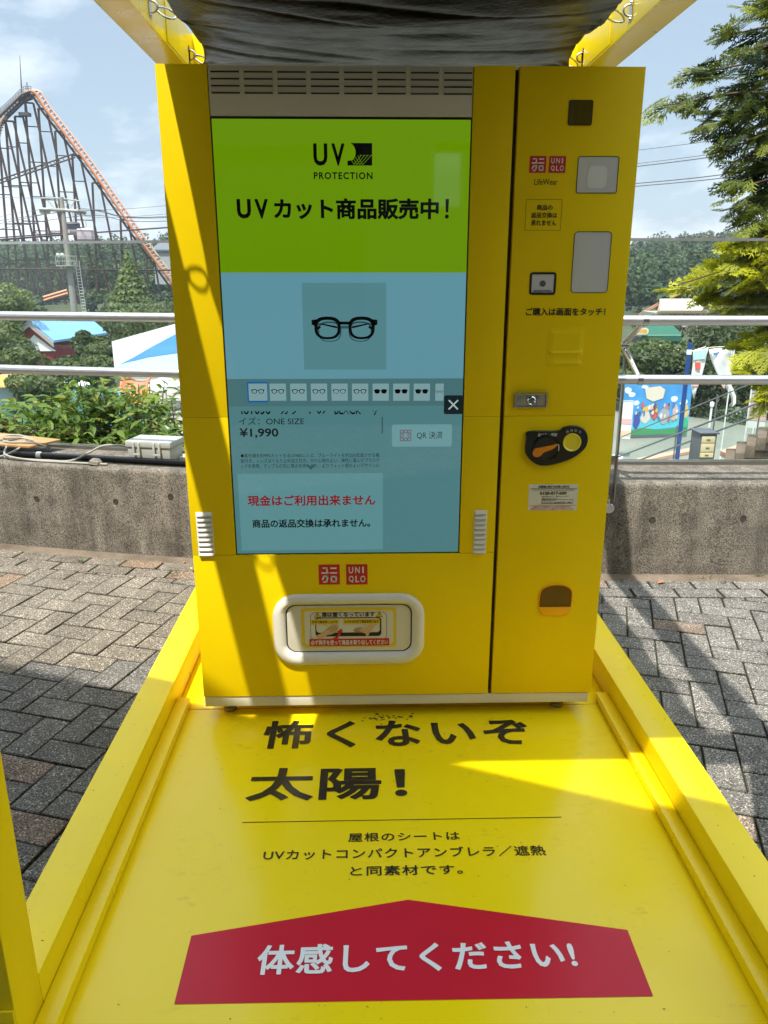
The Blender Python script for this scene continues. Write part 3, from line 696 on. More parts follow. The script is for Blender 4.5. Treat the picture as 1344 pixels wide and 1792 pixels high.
# eye plates (part of the frame) and carabiner hooks (things)
def hook_mesh():
    m = MB(); pts = []
    for k in range(28):
        a = 2 * math.pi * k / 28; pts.append((0.031 * math.cos(a) * (1 + 0.0 * math.sin(a)), 0.014 * math.sin(a) * (1 + 0.25 * math.cos(a)), 0))
    m.tube(pts, 0.0032, 8, closed=True); return m.mesh('carabiner')
hk = hook_mesh(); hooks = []
for side, x in (('left', XL1), ('right', XR0)):
    s = 1 if side == 'left' else -1
    for i, y in enumerate(HY):
        pl = MB(); pl.box(min(x, x + s * 0.003), max(x, x + s * 0.003), y - 0.014, y + 0.014, 2.135, 2.195); e = pl
        e.tube([Vector((x + s * (0.004 + 0.02 * math.sin(t)), y, 2.165 + 0.016 * math.cos(t))) for t in np.linspace(0, math.pi, 12)], 0.0035, 8)
        e.lathe([(0.0045, 0), (0.0045, 0.003), (0.0001, 0.004)], (x + s * 0.003, y, 2.187), (s, 0, 0), 8); e.lathe([(0.0045, 0), (0.0045, 0.003), (0.0001, 0.004)], (x + s * 0.003, y, 2.142), (s, 0, 0), 8)
        e.build('eye_plate', M_steel, stand)
        h = bpy.data.objects.new('carabiner', hk); COL.objects.link(h)
        if not hk.materials: hk.materials.append(M_chrome)
        h.location = (x + s * 0.047, y + 0.004, 2.150); h.rotation_euler = (R(62) * 1, R(24) * s, 0 if s > 0 else math.pi)
        hooks.append(h)
        h['category'] = 'carabiner'; h['group'] = 'carabiners holding the black sheet'
        vis = {('left', 3): 'steel carabiner second from the machine on the left yellow beam', ('left', 4): 'steel carabiner just above the top left corner of the machine',
               ('right', 3): 'steel carabiner second from the machine on the right yellow beam', ('right', 4): 'steel carabiner just above the machine top at the right yellow beam'}
        h['label'] = vis.get((side, i), 'steel carabiner holding the %s edge of the sheet over the viewer' % side)

# ================================================================== VENDING MACHINE (front face in the plane y = 0)
vm = thing('vending_machine', 'tall yellow vending machine with large touch screen and narrow side door', 'vending machine', (0.1, 0.38, 0.0))
X0, X1, ZT = -0.531, 0.734, 1.909
DX0, DX1 = 0.3948, 0.4072
b = MB(); b.box(X0 + 0.004, X1 - 0.004, 0.034, 0.78, 0.050, ZT - 0.002); b.build('cabinet', M_wrap, vm, bevel=0.004)
b = MB(); b.box(DX0 - 0.01, DX1 + 0.01, 0.024, 0.0335, 0.083, ZT - 0.004); b.build('door_gap', M_seam, vm, smooth=False)
for x in (-0.46, 0.64):
    for y in (0.06, 0.70): b = MB(); b.lathe([(0.022, 0.0), (0.022, 0.012), (0.012, 0.014), (0.012, 0.049)], (x, y, 0.0015), (0, 0, 1), 16); b.build('levelling_foot', M_steel_dk, vm)
b = MB(); b.box(X0 + 0.002, X1 - 0.006, 0.003, 0.0335, 0.044, 0.0785); b.build('bottom_trim', M_trim, vm, bevel=0.002)
# --- main door
SX0, SX1, SZ0, SZ1 = -0.3985, 0.2865, 0.571, 1.787
VZ0 = 1.7895
md = MB()
md.box(X0, SX0 - 0.001, 0, 0.0335, 0.998, ZT); md.box(X0, SX0 - 0.001, 0, 0.0335, 0.572, 0.9972)
md.box(SX1 + 0.001, DX0, 0, 0.0335, 0.998, ZT); md.box(SX1 + 0.001, DX0, 0, 0.0335, 0.572, 0.9972)
md.box(X0, DX0, 0, 0.0335, 0.0815, 0.5712 - 0.0004)
door = md.build('main_door', M_wrap, vm, bevel=0.0009)
# grey vent panel on top with 4 x 8 pressed slots
vp = MB(); vp.box(SX0 + 0.001, SX1 - 0.001, 0.0015, 0.0335, VZ0, ZT - 0.001); pan = vp.build('vent_panel', M_grille, vm, bevel=0.001)
sl_ = MB(); lv = MB()
for i in range(8):
    xa = FX(369 + i * 58.3, 145); xb = xa + 0.073
    for j in range(4):
        z = FZ(600, 126.5) - j * (FZ(600, 126.5) - FZ(600, 163.5)) / 3
        sl_.box(xa, xb, 0.0004, 0.0020, z - 0.0016, z + 0.0018)
        lv.prism([(xa - 0.001, 0.0014, z + 0.0025), (xa - 0.001, -0.0035, z + 0.003), (xa - 0.001, 0.0014, z + 0.0125)], (0.075, 0, 0))
sl_.build('slot', M_blackmatt, pan, smooth=False); lv.build('louvre', M_grille, pan, smooth=False)
# side louvres
for u0, u1 in ((345, 375), (828, 851.5)):
    xa, xb = (FX(346, 935) - 0.002, FX(373.5, 935)) if u0 < 400 else (FX(828.5, 935), FX(851, 935) + 0.0)
    za, zb = 0.5685, 0.7100
    b = MB(); b.box(xa, xb, -0.0015, 0.004, za, zb); lvr = b.build('side_louvre', M_white, vm, bevel=0.0008)
    fn = MB(); dk = MB(); h = (zb - za) / 9
    for k in range(9):
        z = za + k * h
        fn.prism([(xa + 0.003, -0.0015, z + 0.0035), (xa + 0.003, -0.0085, z + 0.004), (xa + 0.003, -0.0075, z + 0.008), (xa + 0.003, -0.0015, z + h - 0.0005)], (xb - xa - 0.006, 0, 0))
        dk.box(xa + 0.003, xb - 0.003, -0.0022, -0.0012, z + 0.0008, z + 0.0034)
    fn.build('louvre', M_white, lvr, smooth=False); dk.build('slot', M_blackmatt, lvr, smooth=False)
# logo tiles
def glyph_tiles(parent, x0, x1, z0, z1, y, kind):
    """the two red squares with white lettering; a logo is built as it looks"""
    a = MB(); a.face([(x0, y, z0), (x1, y, z0), (x1, y, z1), (x0, y, z1)]); t = a.build('logo_tile', M_red, parent, smooth=False)
    q = MB(); W = x1 - x0; H = z1 - z0; f_ = lambda a, b: (a, y - 0.0006, b)
    def st(ax, az, bx, bz, w=0.075):
        p = Vector((x0 + ax * W, 0, z0 + az * H)); r = Vector((x0 + bx * W, 0, z0 + bz * H)); d = (r - p).normalized(); n_ = Vector((-d.z, 0, d.x)) * (w * W / 2)
        q.face([(v.x, y - 0.0006, v.z) for v in (p - n_, r - n_, r + n_, p + n_)])
    if kind == 'kana':
        st(.19, .83, .42, .83); st(.40, .86, .40, .60); st(.13, .585, .47, .585)           # ユ
        st(.56, .82, .85, .82); st(.53, .585, .88, .585)                                    # ニ
        st(.24, .42, .47, .42); st(.44, .45, .36, .13); st(.39, .14, .20, .14); st(.26, .44, .16, .24)   # ク
        st(.56, .40, .86, .40); st(.56, .155, .86, .155); st(.595, .42, .595, .13); st(.825, .42, .825, .13)   # ロ
    else:
        put_text(q, 'U', x0 + .12 * W, x0 + .33 * W, z0 + .56 * H, z0 + .88 * H, f_, bold=0.02); put_text(q, 'N', x0 + .42 * W, x0 + .64 * W, z0 + .565 * H, z0 + .88 * H, f_, bold=0.02); st(.79, .565, .79, .88)
        put_text(q, 'Q', x0 + .12 * W, x0 + .35 * W, z0 + .10 * H, z0 + .44 * H, f_, bold=0.02); put_text(q, 'L', x0 + .43 * W, x0 + .61 * W, z0 + .125 * H, z0 + .44 * H, f_, bold=0.02); put_text(q, 'O', x0 + .66 * W, x0 + .90 * W, z0 + .12 * H, z0 + .445 * H, f_, bold=0.02)
    q.build('logo_lettering', M_whitep, t, smooth=False)
glyph_tiles(vm, -0.1475, -0.0825, 0.4715, 0.538, -0.0006, 'kana'); glyph_tiles(vm, -0.0625, 0.0035, 0.4705, 0.538, -0.0006, 'latin')
# --- dispensing flap
fx0, fx1, fz0, fz1 = -0.295, 0.182, 0.196, 0.440
ix0, ix1, iz0, iz1 = -0.255, 0.143, 0.240, 0.405
fm = MB(); nn = 10
O1, O2, O3 = rrect(fx0, fx1, fz0, fz1, .075, nn), rrect(fx0 + .006, fx1 - .006, fz0 + .006, fz1 - .006, .07, nn), rrect(fx0 + .018, fx1 - .018, fz0 + .018, fz1 - .018, .06, nn)
I1, I2 = rrect(ix0 - .012, ix1 + .012, iz0 - .010, iz1 + .010, .04, nn), rrect(ix0, ix1, iz0, iz1, .032, nn)
loops = [(O1, 0.001), (O1, -0.008), (O2, -0.014), (O3, -0.017), (I1, -0.016), (I2, -0.004), (I2, 0.0)]
n = len(O1); vs = []; fs = []
for lp, y in loops: vs += xz(lp, y)
for k in range(len(loops) - 1):
    for i in range(n):
        j = (i + 1) % n; fs.append([k * n + i, k * n + j, (k + 1) * n + j, (k + 1) * n + i])
fm.add(vs, fs); flap = fm.build('flap_frame', M_white, vm, ang=50, fix=True)
gp = MB(); gp.face(xz(I2, -0.0012)); gp.build('flap_gap', M_blackmatt, flap, smooth=False)
fd = MB(); fd.prism(xz(rrect(ix0 + .004, ix1 - .004, iz0 + .004, iz1 - .003, .030, nn), -0.0018), (0, -0.003, 0)); fdo = fd.build('flap_door', mat('cream_plastic', (0.66, 0.62, 0.52), 0.42), flap, bevel=0.001, fix=True)
# warning sticker on the flap (flat print)
yk = -0.0054
def LX(px): return FX(480 + px * 265 / 1344, 1100)
def LZ(py): return FZ(610, 1030 + py * 140 / 710)
stk = thing  # noqa
q = MB(); ring_o, ring_i = rrect(LX(243), LX(1082), LZ(512), LZ(163), .012, 6), rrect(LX(272), LX(1055), LZ(485), LZ(192), .008, 6)
q.face(xz(ring_i, yk)); q.build('sticker_sheet', mat('sticker_white', (0.66, 0.63, 0.55), 0.35), flap, smooth=False)
q = MB(); nq = len(ring_o)
for i in range(nq):
    j = (i + 1) % nq; q.face([(ring_o[i][0], yk, ring_o[i][1]), (ring_o[j][0], yk, ring_o[j][1]), (ring_i[j][0], yk, ring_i[j][1]), (ring_i[i][0], yk, ring_i[i][1])])
def prect(q, a, b, c, d, y): q.face([(LX(a), y, LZ(d)), (LX(c), y, LZ(d)), (LX(c), y, LZ(b)), (LX(a), y, LZ(b))])
prect(q, 325, 265, 575, 308, yk - 0.0012); prect(q, 613, 263, 937, 308, yk - 0.0012)
q.face([(LX(430), yk - .0012, LZ(308)), (LX(478), yk - .0012, LZ(325)), (LX(462), yk - .0012, LZ(307))]); q.face([(LX(775), yk - .0012, LZ(307)), (LX(822), yk - .0012, LZ(320)), (LX(808), yk - .0012, LZ(307))])
for c0 in (387, 932):
    q.face([(LX(c0 - 25), yk - .0012, LZ(243)), (LX(c0 + 25), yk - .0012, LZ(243)), (LX(c0), yk - .0012, LZ(203))])
q.build('sticker_yellow', mat('sticker_yellow', (0.72, 0.52, 0.03), 0.4), flap, smooth=False)
k_ = MB(); O_, I_ = rrect(LX(366), LX(950), LZ(416), LZ(248), .011, 5), rrect(LX(374), LX(938), LZ(382), LZ(256), .010, 5)
for i in range(len(O_)):
    j = (i + 1) % len(O_); k_.face([(O_[i][0], yk - .0005, O_[i][1]), (O_[j][0], yk - .0005, O_[j][1]), (I_[j][0], yk - .0005, I_[j][1]), (I_[i][0], yk - .0005, I_[i][1])])
O_, I_ = rrect(LX(322), LX(998), LZ(450), LZ(203), .016, 5), rrect(LX(325), LX(995), LZ(447), LZ(206), .0155, 5)
for i in range(len(O_)):
    j = (i + 1) % len(O_); k_.face([(O_[i][0], yk - .0003, O_[i][1]), (O_[j][0], yk - .0003, O_[j][1]), (I_[j][0], yk - .0003, I_[j][1]), (I_[i][0], yk - .0003, I_[i][1])])
for c0 in (387, 932):
    k_.face([(LX(c0 - 31), yk - .0008, LZ(248)), (LX(c0 + 31), yk - .0008, LZ(248)), (LX(c0), yk - .0008, LZ(195))]); prect(k_, c0 - 3, 215, c0 + 3, 231, yk - .0016); prect(k_, c0 - 3, 234, c0 + 3, 239, yk - .0016)
def stext(mb, s, a, b, c, d, y, **kw): put_text(mb, s, LX(a), LX(c), LZ(d), LZ(b), lambda u, v: (u, y, v), **kw)
stext(k_, '扉は重くなっています', 425, 200, 893, 243, yk - .0014, bold=.03)
stext(k_, '片手で扉を押し上げる', 337, 274, 560, 298, yk - .0018, bold=.02); stext(k_, 'もう片方の手で商品を取り出す', 624, 271, 928, 298, yk - .0018, bold=.02)
k_.build('sticker_print', M_ink, flap, smooth=False)
h_ = MB()                                                    # two printed hands
def sp(pts, y): return [(LX(a), y, LZ(b)) for a, b in pts]
hand1 = [(368, 410), (440, 372), (478, 335), (512, 316), (556, 314), (566, 322), (570, 334), (562, 350), (556, 366), (535, 384), (500, 398), (470, 402), (440, 425), (404, 442), (384, 428)]
hand2 = [(916, 308), (878, 352), (852, 378), (832, 414), (818, 416), (808, 392), (770, 380), (720, 382), (706, 374), (706, 352), (720, 340), (770, 332), (800, 338), (826, 330), (846, 306)]
M_skin = mat('sticker_skin', (0.62, 0.40, 0.22), 0.45)
for hp_ in (hand1, hand2): h_ = MB(); h_.face(sp(hp_, yk - .0011)); h_.build('printed_hand', M_skin, flap, smooth=False)
h_ = MB(); h_.face(sp([(503, 438), (540, 424), (562, 400), (570, 378), (556, 372), (598, 346), (606, 384), (592, 382), (582, 410), (556, 434), (528, 440)], yk - .0016)); prect(h_, 310, 436, 1020, 500, yk - .0009)
h_.build('sticker_red', M_red, flap, smooth=False)
for lns in (([(470, 352), (520, 322)], [(490, 362), (552, 322)], [(505, 372), (564, 336)]), ([(712, 352), (768, 344)], [(708, 362), (766, 358)], [(712, 374), (760, 372)])):
    h_ = MB()
    for (a, b_), (c, d) in lns: h_.face(sp([(a, b_), (c, d), (c + 1, d + 3), (a + 1, b_ + 3)], yk - .0016))
    h_.build('printed_finger_lines', M_ink, flap, smooth=False)
h_ = MB(); stext(h_, '必ず両手を使って商品を取り出してください', 322, 446, 1008, 490, yk - .0016, bold=.03); h_.build('sticker_white_lettering', M_whitep, flap, smooth=False)

# --- touch screen: everything on it is what the display shows
EK = 0.92 / (2 ** EXPOSURE)
def disp(name, rgb): return mat('display_' + name, (0.004, 0.004, 0.004), 0.03, spec=0.5, emit=s2l(*rgb), estr=EK)
b = MB(); b.box(SX0, SX1, 0.004, 0.0335, SZ0, SZ1); scr = b.build('screen', M_black, vm, bevel=0.001)
ys = 0.0037
def srect(name, u0, v0, u1, v1, m, y, parent=scr, r=0.0):
    um, vm_ = (u0 + u1) / 2, (v0 + v1) / 2
    a, c, d, e = FX(u0, vm_), FX(u1, vm_), FZ(um, v1), FZ(um, v0)
    p = rrect(a, c, d, e, r, 4) if r else [(a, d), (c, d), (c, e), (a, e)]
    return MB().face(xz(p, y)).build(name, m, parent, smooth=False)
sx0, sx1 = SX0 + .003, SX1 - .003
zl = FZ(600, 477); zs1, zs2 = FZ(600, 663), FZ(600, 711)
def brect(name, z0, z1, m): return MB().face(xz([(sx0, z0), (sx1, z0), (sx1, z1), (sx0, z1)], ys)).build(name, m, scr, smooth=False)
brect('title_field', zl, SZ1 - .004, disp('lime', (103, 146, 0)))
brect('picture_field', zs1, zl, disp('pale_blue', (96, 149, 163)))
brect('thumbnail_strip', zs2, zs1, disp('strip', (72, 113, 117)))
brect('text_field', SZ0 + .004, zs2, disp('teal', (78, 126, 130)))
srect('picture_field', 530, 495, 676, 647, disp('tile', (84, 133, 140)), ys - .0006)
D_ink = mat('display_ink', (0.006, 0.007, 0.006), 0.08, spec=0.4)
D_dim = disp('dim', (45, 80, 84)); D_red = disp('red', (128, 22, 34)); D_pale = disp('card', (92, 143, 147)); D_thumb = disp('thumb', (124, 160, 164)); D_btn = disp('button', (104, 152, 156)); D_blue = disp('blue', (20, 96, 156)); D_x = disp('cross', (170, 190, 190))
D_lime = MATS['display_lime']
# title block
t = MB(); yt = ys - .0008
face_text(t, 'U', 548, 250.5, 573, 290, yt, bold=.035); t.build('title_lettering', D_ink, scr, smooth=False); t = MB(); face_text(t, 'V', 580, 250.5, 603, 290, yt, bold=.035)
t.build('title_lettering', D_ink, scr, smooth=False); t = MB(); face_text(t, 'PROTECTION', 549, 301, 652, 313.5, yt, bold=.03, spacing=1.2)
t.build('title_lettering', D_ink, scr, smooth=False); t = MB(); face_text(t, 'U', 414, 348, 439, 382.5, yt, bold=.04); t.build('title_lettering', D_ink, scr, smooth=False); t = MB(); face_text(t, 'V', 445.5, 348, 469, 382.5, yt, bold=.04); t.build('title_lettering', D_ink, scr, smooth=False); t = MB(); t.build('title_lettering', D_ink, scr, smooth=False); t = MB(); face_text(t, 'カット商品販売中', 479, 346.5, 768, 384, yt, bold=.04, spacing=1.0); t.build('title_lettering', D_ink, scr, smooth=False); t = MB(); face_text(t, '！', 779, 348, 786, 382.5, yt, bold=.02)
t.build('title_lettering', D_ink, scr, smooth=False); t = MB()
LXs = lambda px: FX(350 + px * 500 / 1344, 270); LZs = lambda py: FZ(625, 180 + py * 500 / 1344)
arc = [(LXs(700 + 32 * math.sin(a) * 1.0), LZs(232 - 44 * math.cos(a))) for a in np.linspace(0.25, 2.55, 9)]
t.face(xz([(LXs(810), LZs(294)), (LXs(810), LZs(188)), (LXs(709), LZs(188))] + arc[1:] + [(LXs(693), LZs(272)), (LXs(693), LZs(294))], yt))
t.build('title_emblem', D_ink, scr, smooth=False)
g = MB()
def seg(mb, a, b, wd, y):
    p, q_ = Vector((LXs(a[0]), 0, LZs(a[1]))), Vector((LXs(b[0]), 0, LZs(b[1]))); d = (q_ - p).normalized(); n_ = Vector((-d.z, 0, d.x)) * wd / 2
    mb.face([(v.x, y, v.z) for v in (p - n_, q_ - n_, q_ + n_, p + n_)])
for i in range(4): seg(g, (706 + i * 12, 262 - i * 5), (728 + i * 12, 292), .0011, yt - .0006)
for i in range(4): seg(g, (758 + i * 16, 246), (722 + i * 14, 292), .0011, yt - .0006); seg(g, (752 + i * 16, 246), (762 + i * 16, 246), .0011, yt - .0006)
g.build('title_emblem_lines', D_lime, scr, smooth=False)
# spectacles shown on the display
def specs(mb, cx, cz, wd, y, fill=False, th=1.0):
    s = wd / 2.0
    for sg in (-1, 1):
        c0 = cx + sg * s * .52; n_ = 24; O = []; I = []
        for k in range(n_):
            a = 2 * math.pi * k / n_; rx, rz = s * .40, s * .34; q_ = 1 + .10 * max(0, math.sin(a))
            ca_x = math.copysign(abs(math.cos(a)) ** .8, math.cos(a)); sa_z = math.copysign(abs(math.sin(a)) ** .8, math.sin(a)); O.append((c0 + rx * ca_x * q_, cz + rz * sa_z)); I.append((c0 + (rx - .095 * s * th) * ca_x * q_, cz - .015 * s + (rz - .085 * s * th) * sa_z))
        if fill: mb.face(xz(O, y))
        else:
            for k in range(n_):
                j = (k + 1) % n_; mb.face([(O[k][0], y, O[k][1]), (O[j][0], y, O[j][1]), (I[j][0], y, I[j][1]), (I[k][0], y, I[k][1])])
        mb.face(xz([(c0 + sg * s * .30, cz + s * .26), (cx + sg * s, cz + s * .24), (cx + sg * s, cz + s * .10), (c0 + sg * s * .38, cz + s * .06)][::sg], y))
    mb.face(xz([(cx - s * .17, cz + s * .19), (cx + s * .17, cz + s * .19), (cx + s * .14, cz + s * .10), (cx - s * .14, cz + s * .10)], y))
g = MB(); gx, gz = FX(603, 574), FZ(603, 574); gw = FX(661, 574) - FX(546, 574)
specs(g, gx, gz, gw, ys - .0018)
for sg in (-1, 1):                                       # folded temples behind the lenses
    g.face(xz([(gx + sg * gw * .42, gz + .012), (gx + sg * gw * .36, gz + .013), (gx + sg * gw * .10, gz + .004), (gx + sg * gw * .12, gz - .001)][::sg], ys - .0014))
    g.face(xz([(gx + sg * gw * .46, gz - .003), (gx + sg * gw * .38, gz + .006), (gx + sg * gw * .36, gz + .001), (gx + sg * gw * .45, gz - .010)][::sg], ys - .0014))
g.build('spectacles_picture', D_ink, scr, smooth=False)
g = MB(); specs(g, gx + .001, gz - .010, gw * .90, ys - .0010, th=.55); g.build('spectacles_shadow', D_dim, scr, smooth=False)
th_u = [(433, 468)] + [(470 + i * 36.0, 501 + i * 36.0) for i in range(8)] + [(760, 777)]
srect('thumbnail_frame', 432.5, 668.5, 468.5, 704.5, D_blue, ys - .0006)
for i, (a, c) in enumerate(th_u): srect('thumbnail', a + 2, 671.5, c - 0.5, 701.5, D_thumb, ys - .0012)
for i, (a, c) in enumerate(th_u[:-1]):
    g = MB(); um = (a + c) / 2 + .5; specs(g, FX(um, 686), FZ(um, 685), FX(um + 11.5, 686) - FX(um - 11.5, 686), ys - .0018, fill=i in (6, 7, 8), th=1.1 if i not in (4,) else .8); g.build('thumbnail_spectacles', D_ink, scr, smooth=False)
g = MB(); specs(g, FX(769, 686), FZ(769, 686), FX(775, 686) - FX(763, 686), ys - .0018)
g.build('thumbnail_spectacles', D_ink, scr, smooth=False)
srect('close_button', 777, 692, 810.5, 725, mat('display_black_button', (0.01, 0.016, 0.018), 0.1, emit=s2l(14, 26, 30), estr=EK), ys - .0012, r=.006)
g = MB(); c0 = (FX(793.5, 708.5), FZ(793.5, 708.5))
for d in (1, -1):
    k = .0135; w_ = .0015; g.face([(c0[0] - k - w_ , ys - .0018, c0[1] - d * (k) + w_), (c0[0] - k + w_, ys - .0018, c0[1] - d * k - w_), (c0[0] + k + w_, ys - .0018, c0[1] + d * k - w_), (c0[0] + k - w_, ys - .0018, c0[1] + d * k + w_)] if d > 0 else
                                   [(c0[0] - k - w_, ys - .0018, c0[1] + k - w_), (c0[0] + k - w_, ys - .0018, c0[1] - k - w_), (c0[0] + k + w_, ys - .0018, c0[1] - k + w_), (c0[0] - k + w_, ys - .0018, c0[1] + k + w_)])
g.build('close_cross', D_x, scr, smooth=False)
g = MB(); zc = FZ(540, 719.3)
for s_, a, c in (('481036', 416, 473), ('カラー：09', 491, 570), ('BLACK', 585, 632), ('サ', 650, 662)):
    face_text(g, s_, a, 707, c, 725.5 if s_ != 'サ' else 727, ys - .0008, clip=zc)
face_text(g, 'イズ：ONE SIZE', 418, 730.5, 532, 743.5, ys - .0008, bold=.006); face_text(g, '¥1,990', 419, 749.5, 487, 767, ys - .0008, bold=.022)
for i, s_ in enumerate(('●紫外線を約99%カットするUV400レンズ。ブルーライトを約25%低減させる機', '能付き。レンズはくもり止め加工付き。かけ心地のよい、弾性に富んだプラスチ', 'ックを使用。テンプルの先に厚みを持たせた、よりフィット感のよいデザインに')):
    face_text(g, s_, 421, 793.5 + i * 9.1, 664, 801 + i * 9.1, ys - .0008, bold=.006)
g.build('product_lettering', D_ink, scr, smooth=False)
srect('scroll_bar', 668, 730, 670, 759, D_dim, ys - .0008)
g = MB(); a, c = FX(536, 818), FX(552, 818); zz = FZ(544, 818); m_ = (a + c) / 2
g.face(xz([(a, zz + .006), (a + .004, zz + .009), (m_, zz + .001), (c - .004, zz + .009), (c, zz + .006), (m_, zz - .008)], ys - .0012)); g.build('scroll_arrow', D_dim, scr, smooth=False)
srect('notice_card', 419, 829, 670, 963, D_pale, ys - .0006)
g = MB(); face_text(g, '現金はご利用出来ません', 433, 866.5, 657, 885.5, ys - .0014, bold=.03); g.build('notice_red_lettering', D_red, scr, smooth=False)
g = MB(); face_text(g, '商品の返品交換は承れません。', 441.5, 908.5, 648, 923.5, ys - .0014, bold=.03); g.build('notice_lettering', D_ink, scr, smooth=False)
srect('pay_button', 686, 743, 791, 782, D_btn, ys - .0008, r=.006)
g = MB()
for i in range(3):
    for j in range(3):
        if (i, j) == (1, 1): continue
        cx_, cz_ = FX(703 + i * 6.8, 762), FZ(703, 755.5 + j * 6.9); o = rrect(cx_ - .0052, cx_ + .0052, cz_ - .0050, cz_ + .0050, .0008, 2); i_ = rrect(cx_ - .0034, cx_ + .0034, cz_ - .0033, cz_ + .0033, .0006, 2)
        for k in range(len(o)):
            l = (k + 1) % len(o); g.face([(o[k][0], ys - .0014, o[k][1]), (o[l][0], ys - .0014, o[l][1]), (i_[l][0], ys - .0014, i_[l][1]), (i_[k][0], ys - .0014, i_[k][1])])
g.build('pay_icon', disp('maroon', (110, 40, 62)), scr, smooth=False)
g = MB(); face_text(g, 'QR 決済', 729.5, 755, 774.5, 769, ys - .0014, bold=.004); g.build('pay_lettering', D_ink, scr, smooth=False)

# --- side door with its fittings
sd = MB(); sd.box(DX1, X1, 0, 0.0335, 0.0815, 0.9972); sd.box(DX1, X1, 0, 0.0335, 0.998, ZT); side = sd.build('side_door', M_wrap, vm, bevel=0.0009)
def window(name, x0, x1, z0, z1, r, m, rim=M_black, rimw=.0016, depth=.002, shear=0.0):
    b = MB(); ring(b, rrect(x0 - rimw, x1 + rimw, z0 - rimw, z1 + rimw, r + rimw, 5), rrect(x0, x1, z0, z1, r, 5), -0.0012, 0.0002); o = b.build(name, rim, side, smooth=False)
    b = MB(); b.face(xz(rrect(x0, x1, z0, z1, r, 5), -0.0003)); b.build('pane', m, o, smooth=False); return o
M_sensor = mat('dark_sensor_glass', (0.012, 0.011, 0.008), 0.08, spec=0.6)
M_frost = mat('frosted_plate', (0.56, 0.56, 0.55), 0.16, spec=0.5, var=0.04, vscale=5)
window('sensor_window', 0.5405, 0.6015, 1.7715, 1.8290, .004, M_sensor)
sw = window('light_window', 0.5745, 0.6825, 1.6055, 1.6945, .005, M_frost)
b = MB(); b.face(xz(rrect(0.602, 0.654, 1.617, 1.672, .012, 5), -0.0009)); b.build('inner_patch', mat('frosted_patch', (0.70, 0.70, 0.68), 0.2), sw, smooth=False)
window('blank_display', 0.5785, 0.6795, 1.3465, 1.5055, .009, M_frost)
cw = window('camera_window', 0.4665, 0.5285, 1.3455, 1.3945, .002, mat('camera_plate', (0.58, 0.57, 0.60), 0.35), M_black, .006)
b = MB(); b.lathe([(.0085, 0), (.0085, .001), (.0060, .002), (.0055, .0008), (.0001, .0006)], (0.4975, -0.0004, 1.3700), (0, -1, 0), 24); b.build('lens', mat('lens_grey', (0.12, 0.12, 0.13), 0.2), cw)
b = MB(); b.prism(xz([(0.4680, 1.3465), (0.5275, 1.3465), (0.520, 1.353), (0.475, 1.353)], -0.0006), (0, -0.0012, 0)); b.build('lens_hood', mat('camera_bevel', (0.2, 0.2, 0.22), 0.3), cw, smooth=False, fix=True)
glyph_tiles(side, 0.4435, 0.4880, 1.6545, 1.6960, -0.0006, 'kana'); glyph_tiles(side, 0.4955, 0.5405, 1.6545, 1.6960, -0.0006, 'latin')
g = MB(); yp = -0.0007
face_text(g, 'LifeWear', 935, 313, 976, 323.5, yp, bold=.006)
for s_, u0, v0, u1, v1 in (('商品の', 939.5, 358, 967, 368), ('返品交換は', 929.5, 371.5, 975, 381.5), ('承れません', 929, 385, 973.5, 395)): face_text(g, s_, u0, v0, u1, v1, yp, bold=.02)
o_, i_ = rrect(0.4395, 0.5375, 1.5095, 1.5885, .001, 2), rrect(0.4403, 0.5367, 1.5103, 1.5877, .001, 2)
for k in range(len(o_)):
    l = (k + 1) % len(o_); g.face([(o_[k][0], yp, o_[k][1]), (o_[l][0], yp, o_[l][1]), (i_[l][0], yp, i_[l][1]), (i_[k][0], yp, i_[k][1])])
face_text(g, 'ご購入は画面をタッチ！', 920, 538.5, 1059.5, 552.5, yp, bold=.028)
g.build('door_lettering', M_ink, side, smooth=False)
# vinyl-covered slot
b = MB(); b.box(0.5215, 0.6275, -0.0008, 0.0002, 1.140, 1.252); cov = b.build('covered_slot', M_wrap, side, bevel=0.0004)
nb_ = 40; vs, fs = [], []
for j in range(nb_ + 1):
    for i in range(nb_ + 1):
        a, c = i / nb_, j / nb_; x = 0.526 + a * 0.097; z = 1.144 + c * 0.10
        e = min(a, 1 - a, c * 1.2, (1 - c) * 1.2); hgt = .0022 * min(1, e / .12)
        hgt += .0035 * math.exp(-((c - .36) / .035) ** 2) * min(1, min(a, 1 - a) / .1) + .0028 * math.exp(-((c - .06) / .03) ** 2) * min(1, min(a, 1 - a) / .1) - .0016 * math.exp(-((c - .2) / .07) ** 2)
        hgt += .003 * (math.exp(-(((a - .05) / .04) ** 2 + ((c - .38) / .05) ** 2)) + math.exp(-(((a - .95) / .04) ** 2 + ((c - .38) / .05) ** 2)))
        vs.append((x, -0.0009 - hgt, z))
for j in range(nb_):
    for i in range(nb_):
        a = j * (nb_ + 1) + i; fs.append([a, a + 1, a + nb_ + 2, a + nb_ + 1])
MB().add(vs, fs).build('vinyl_bulge', M_wrap, cov, ang=180)
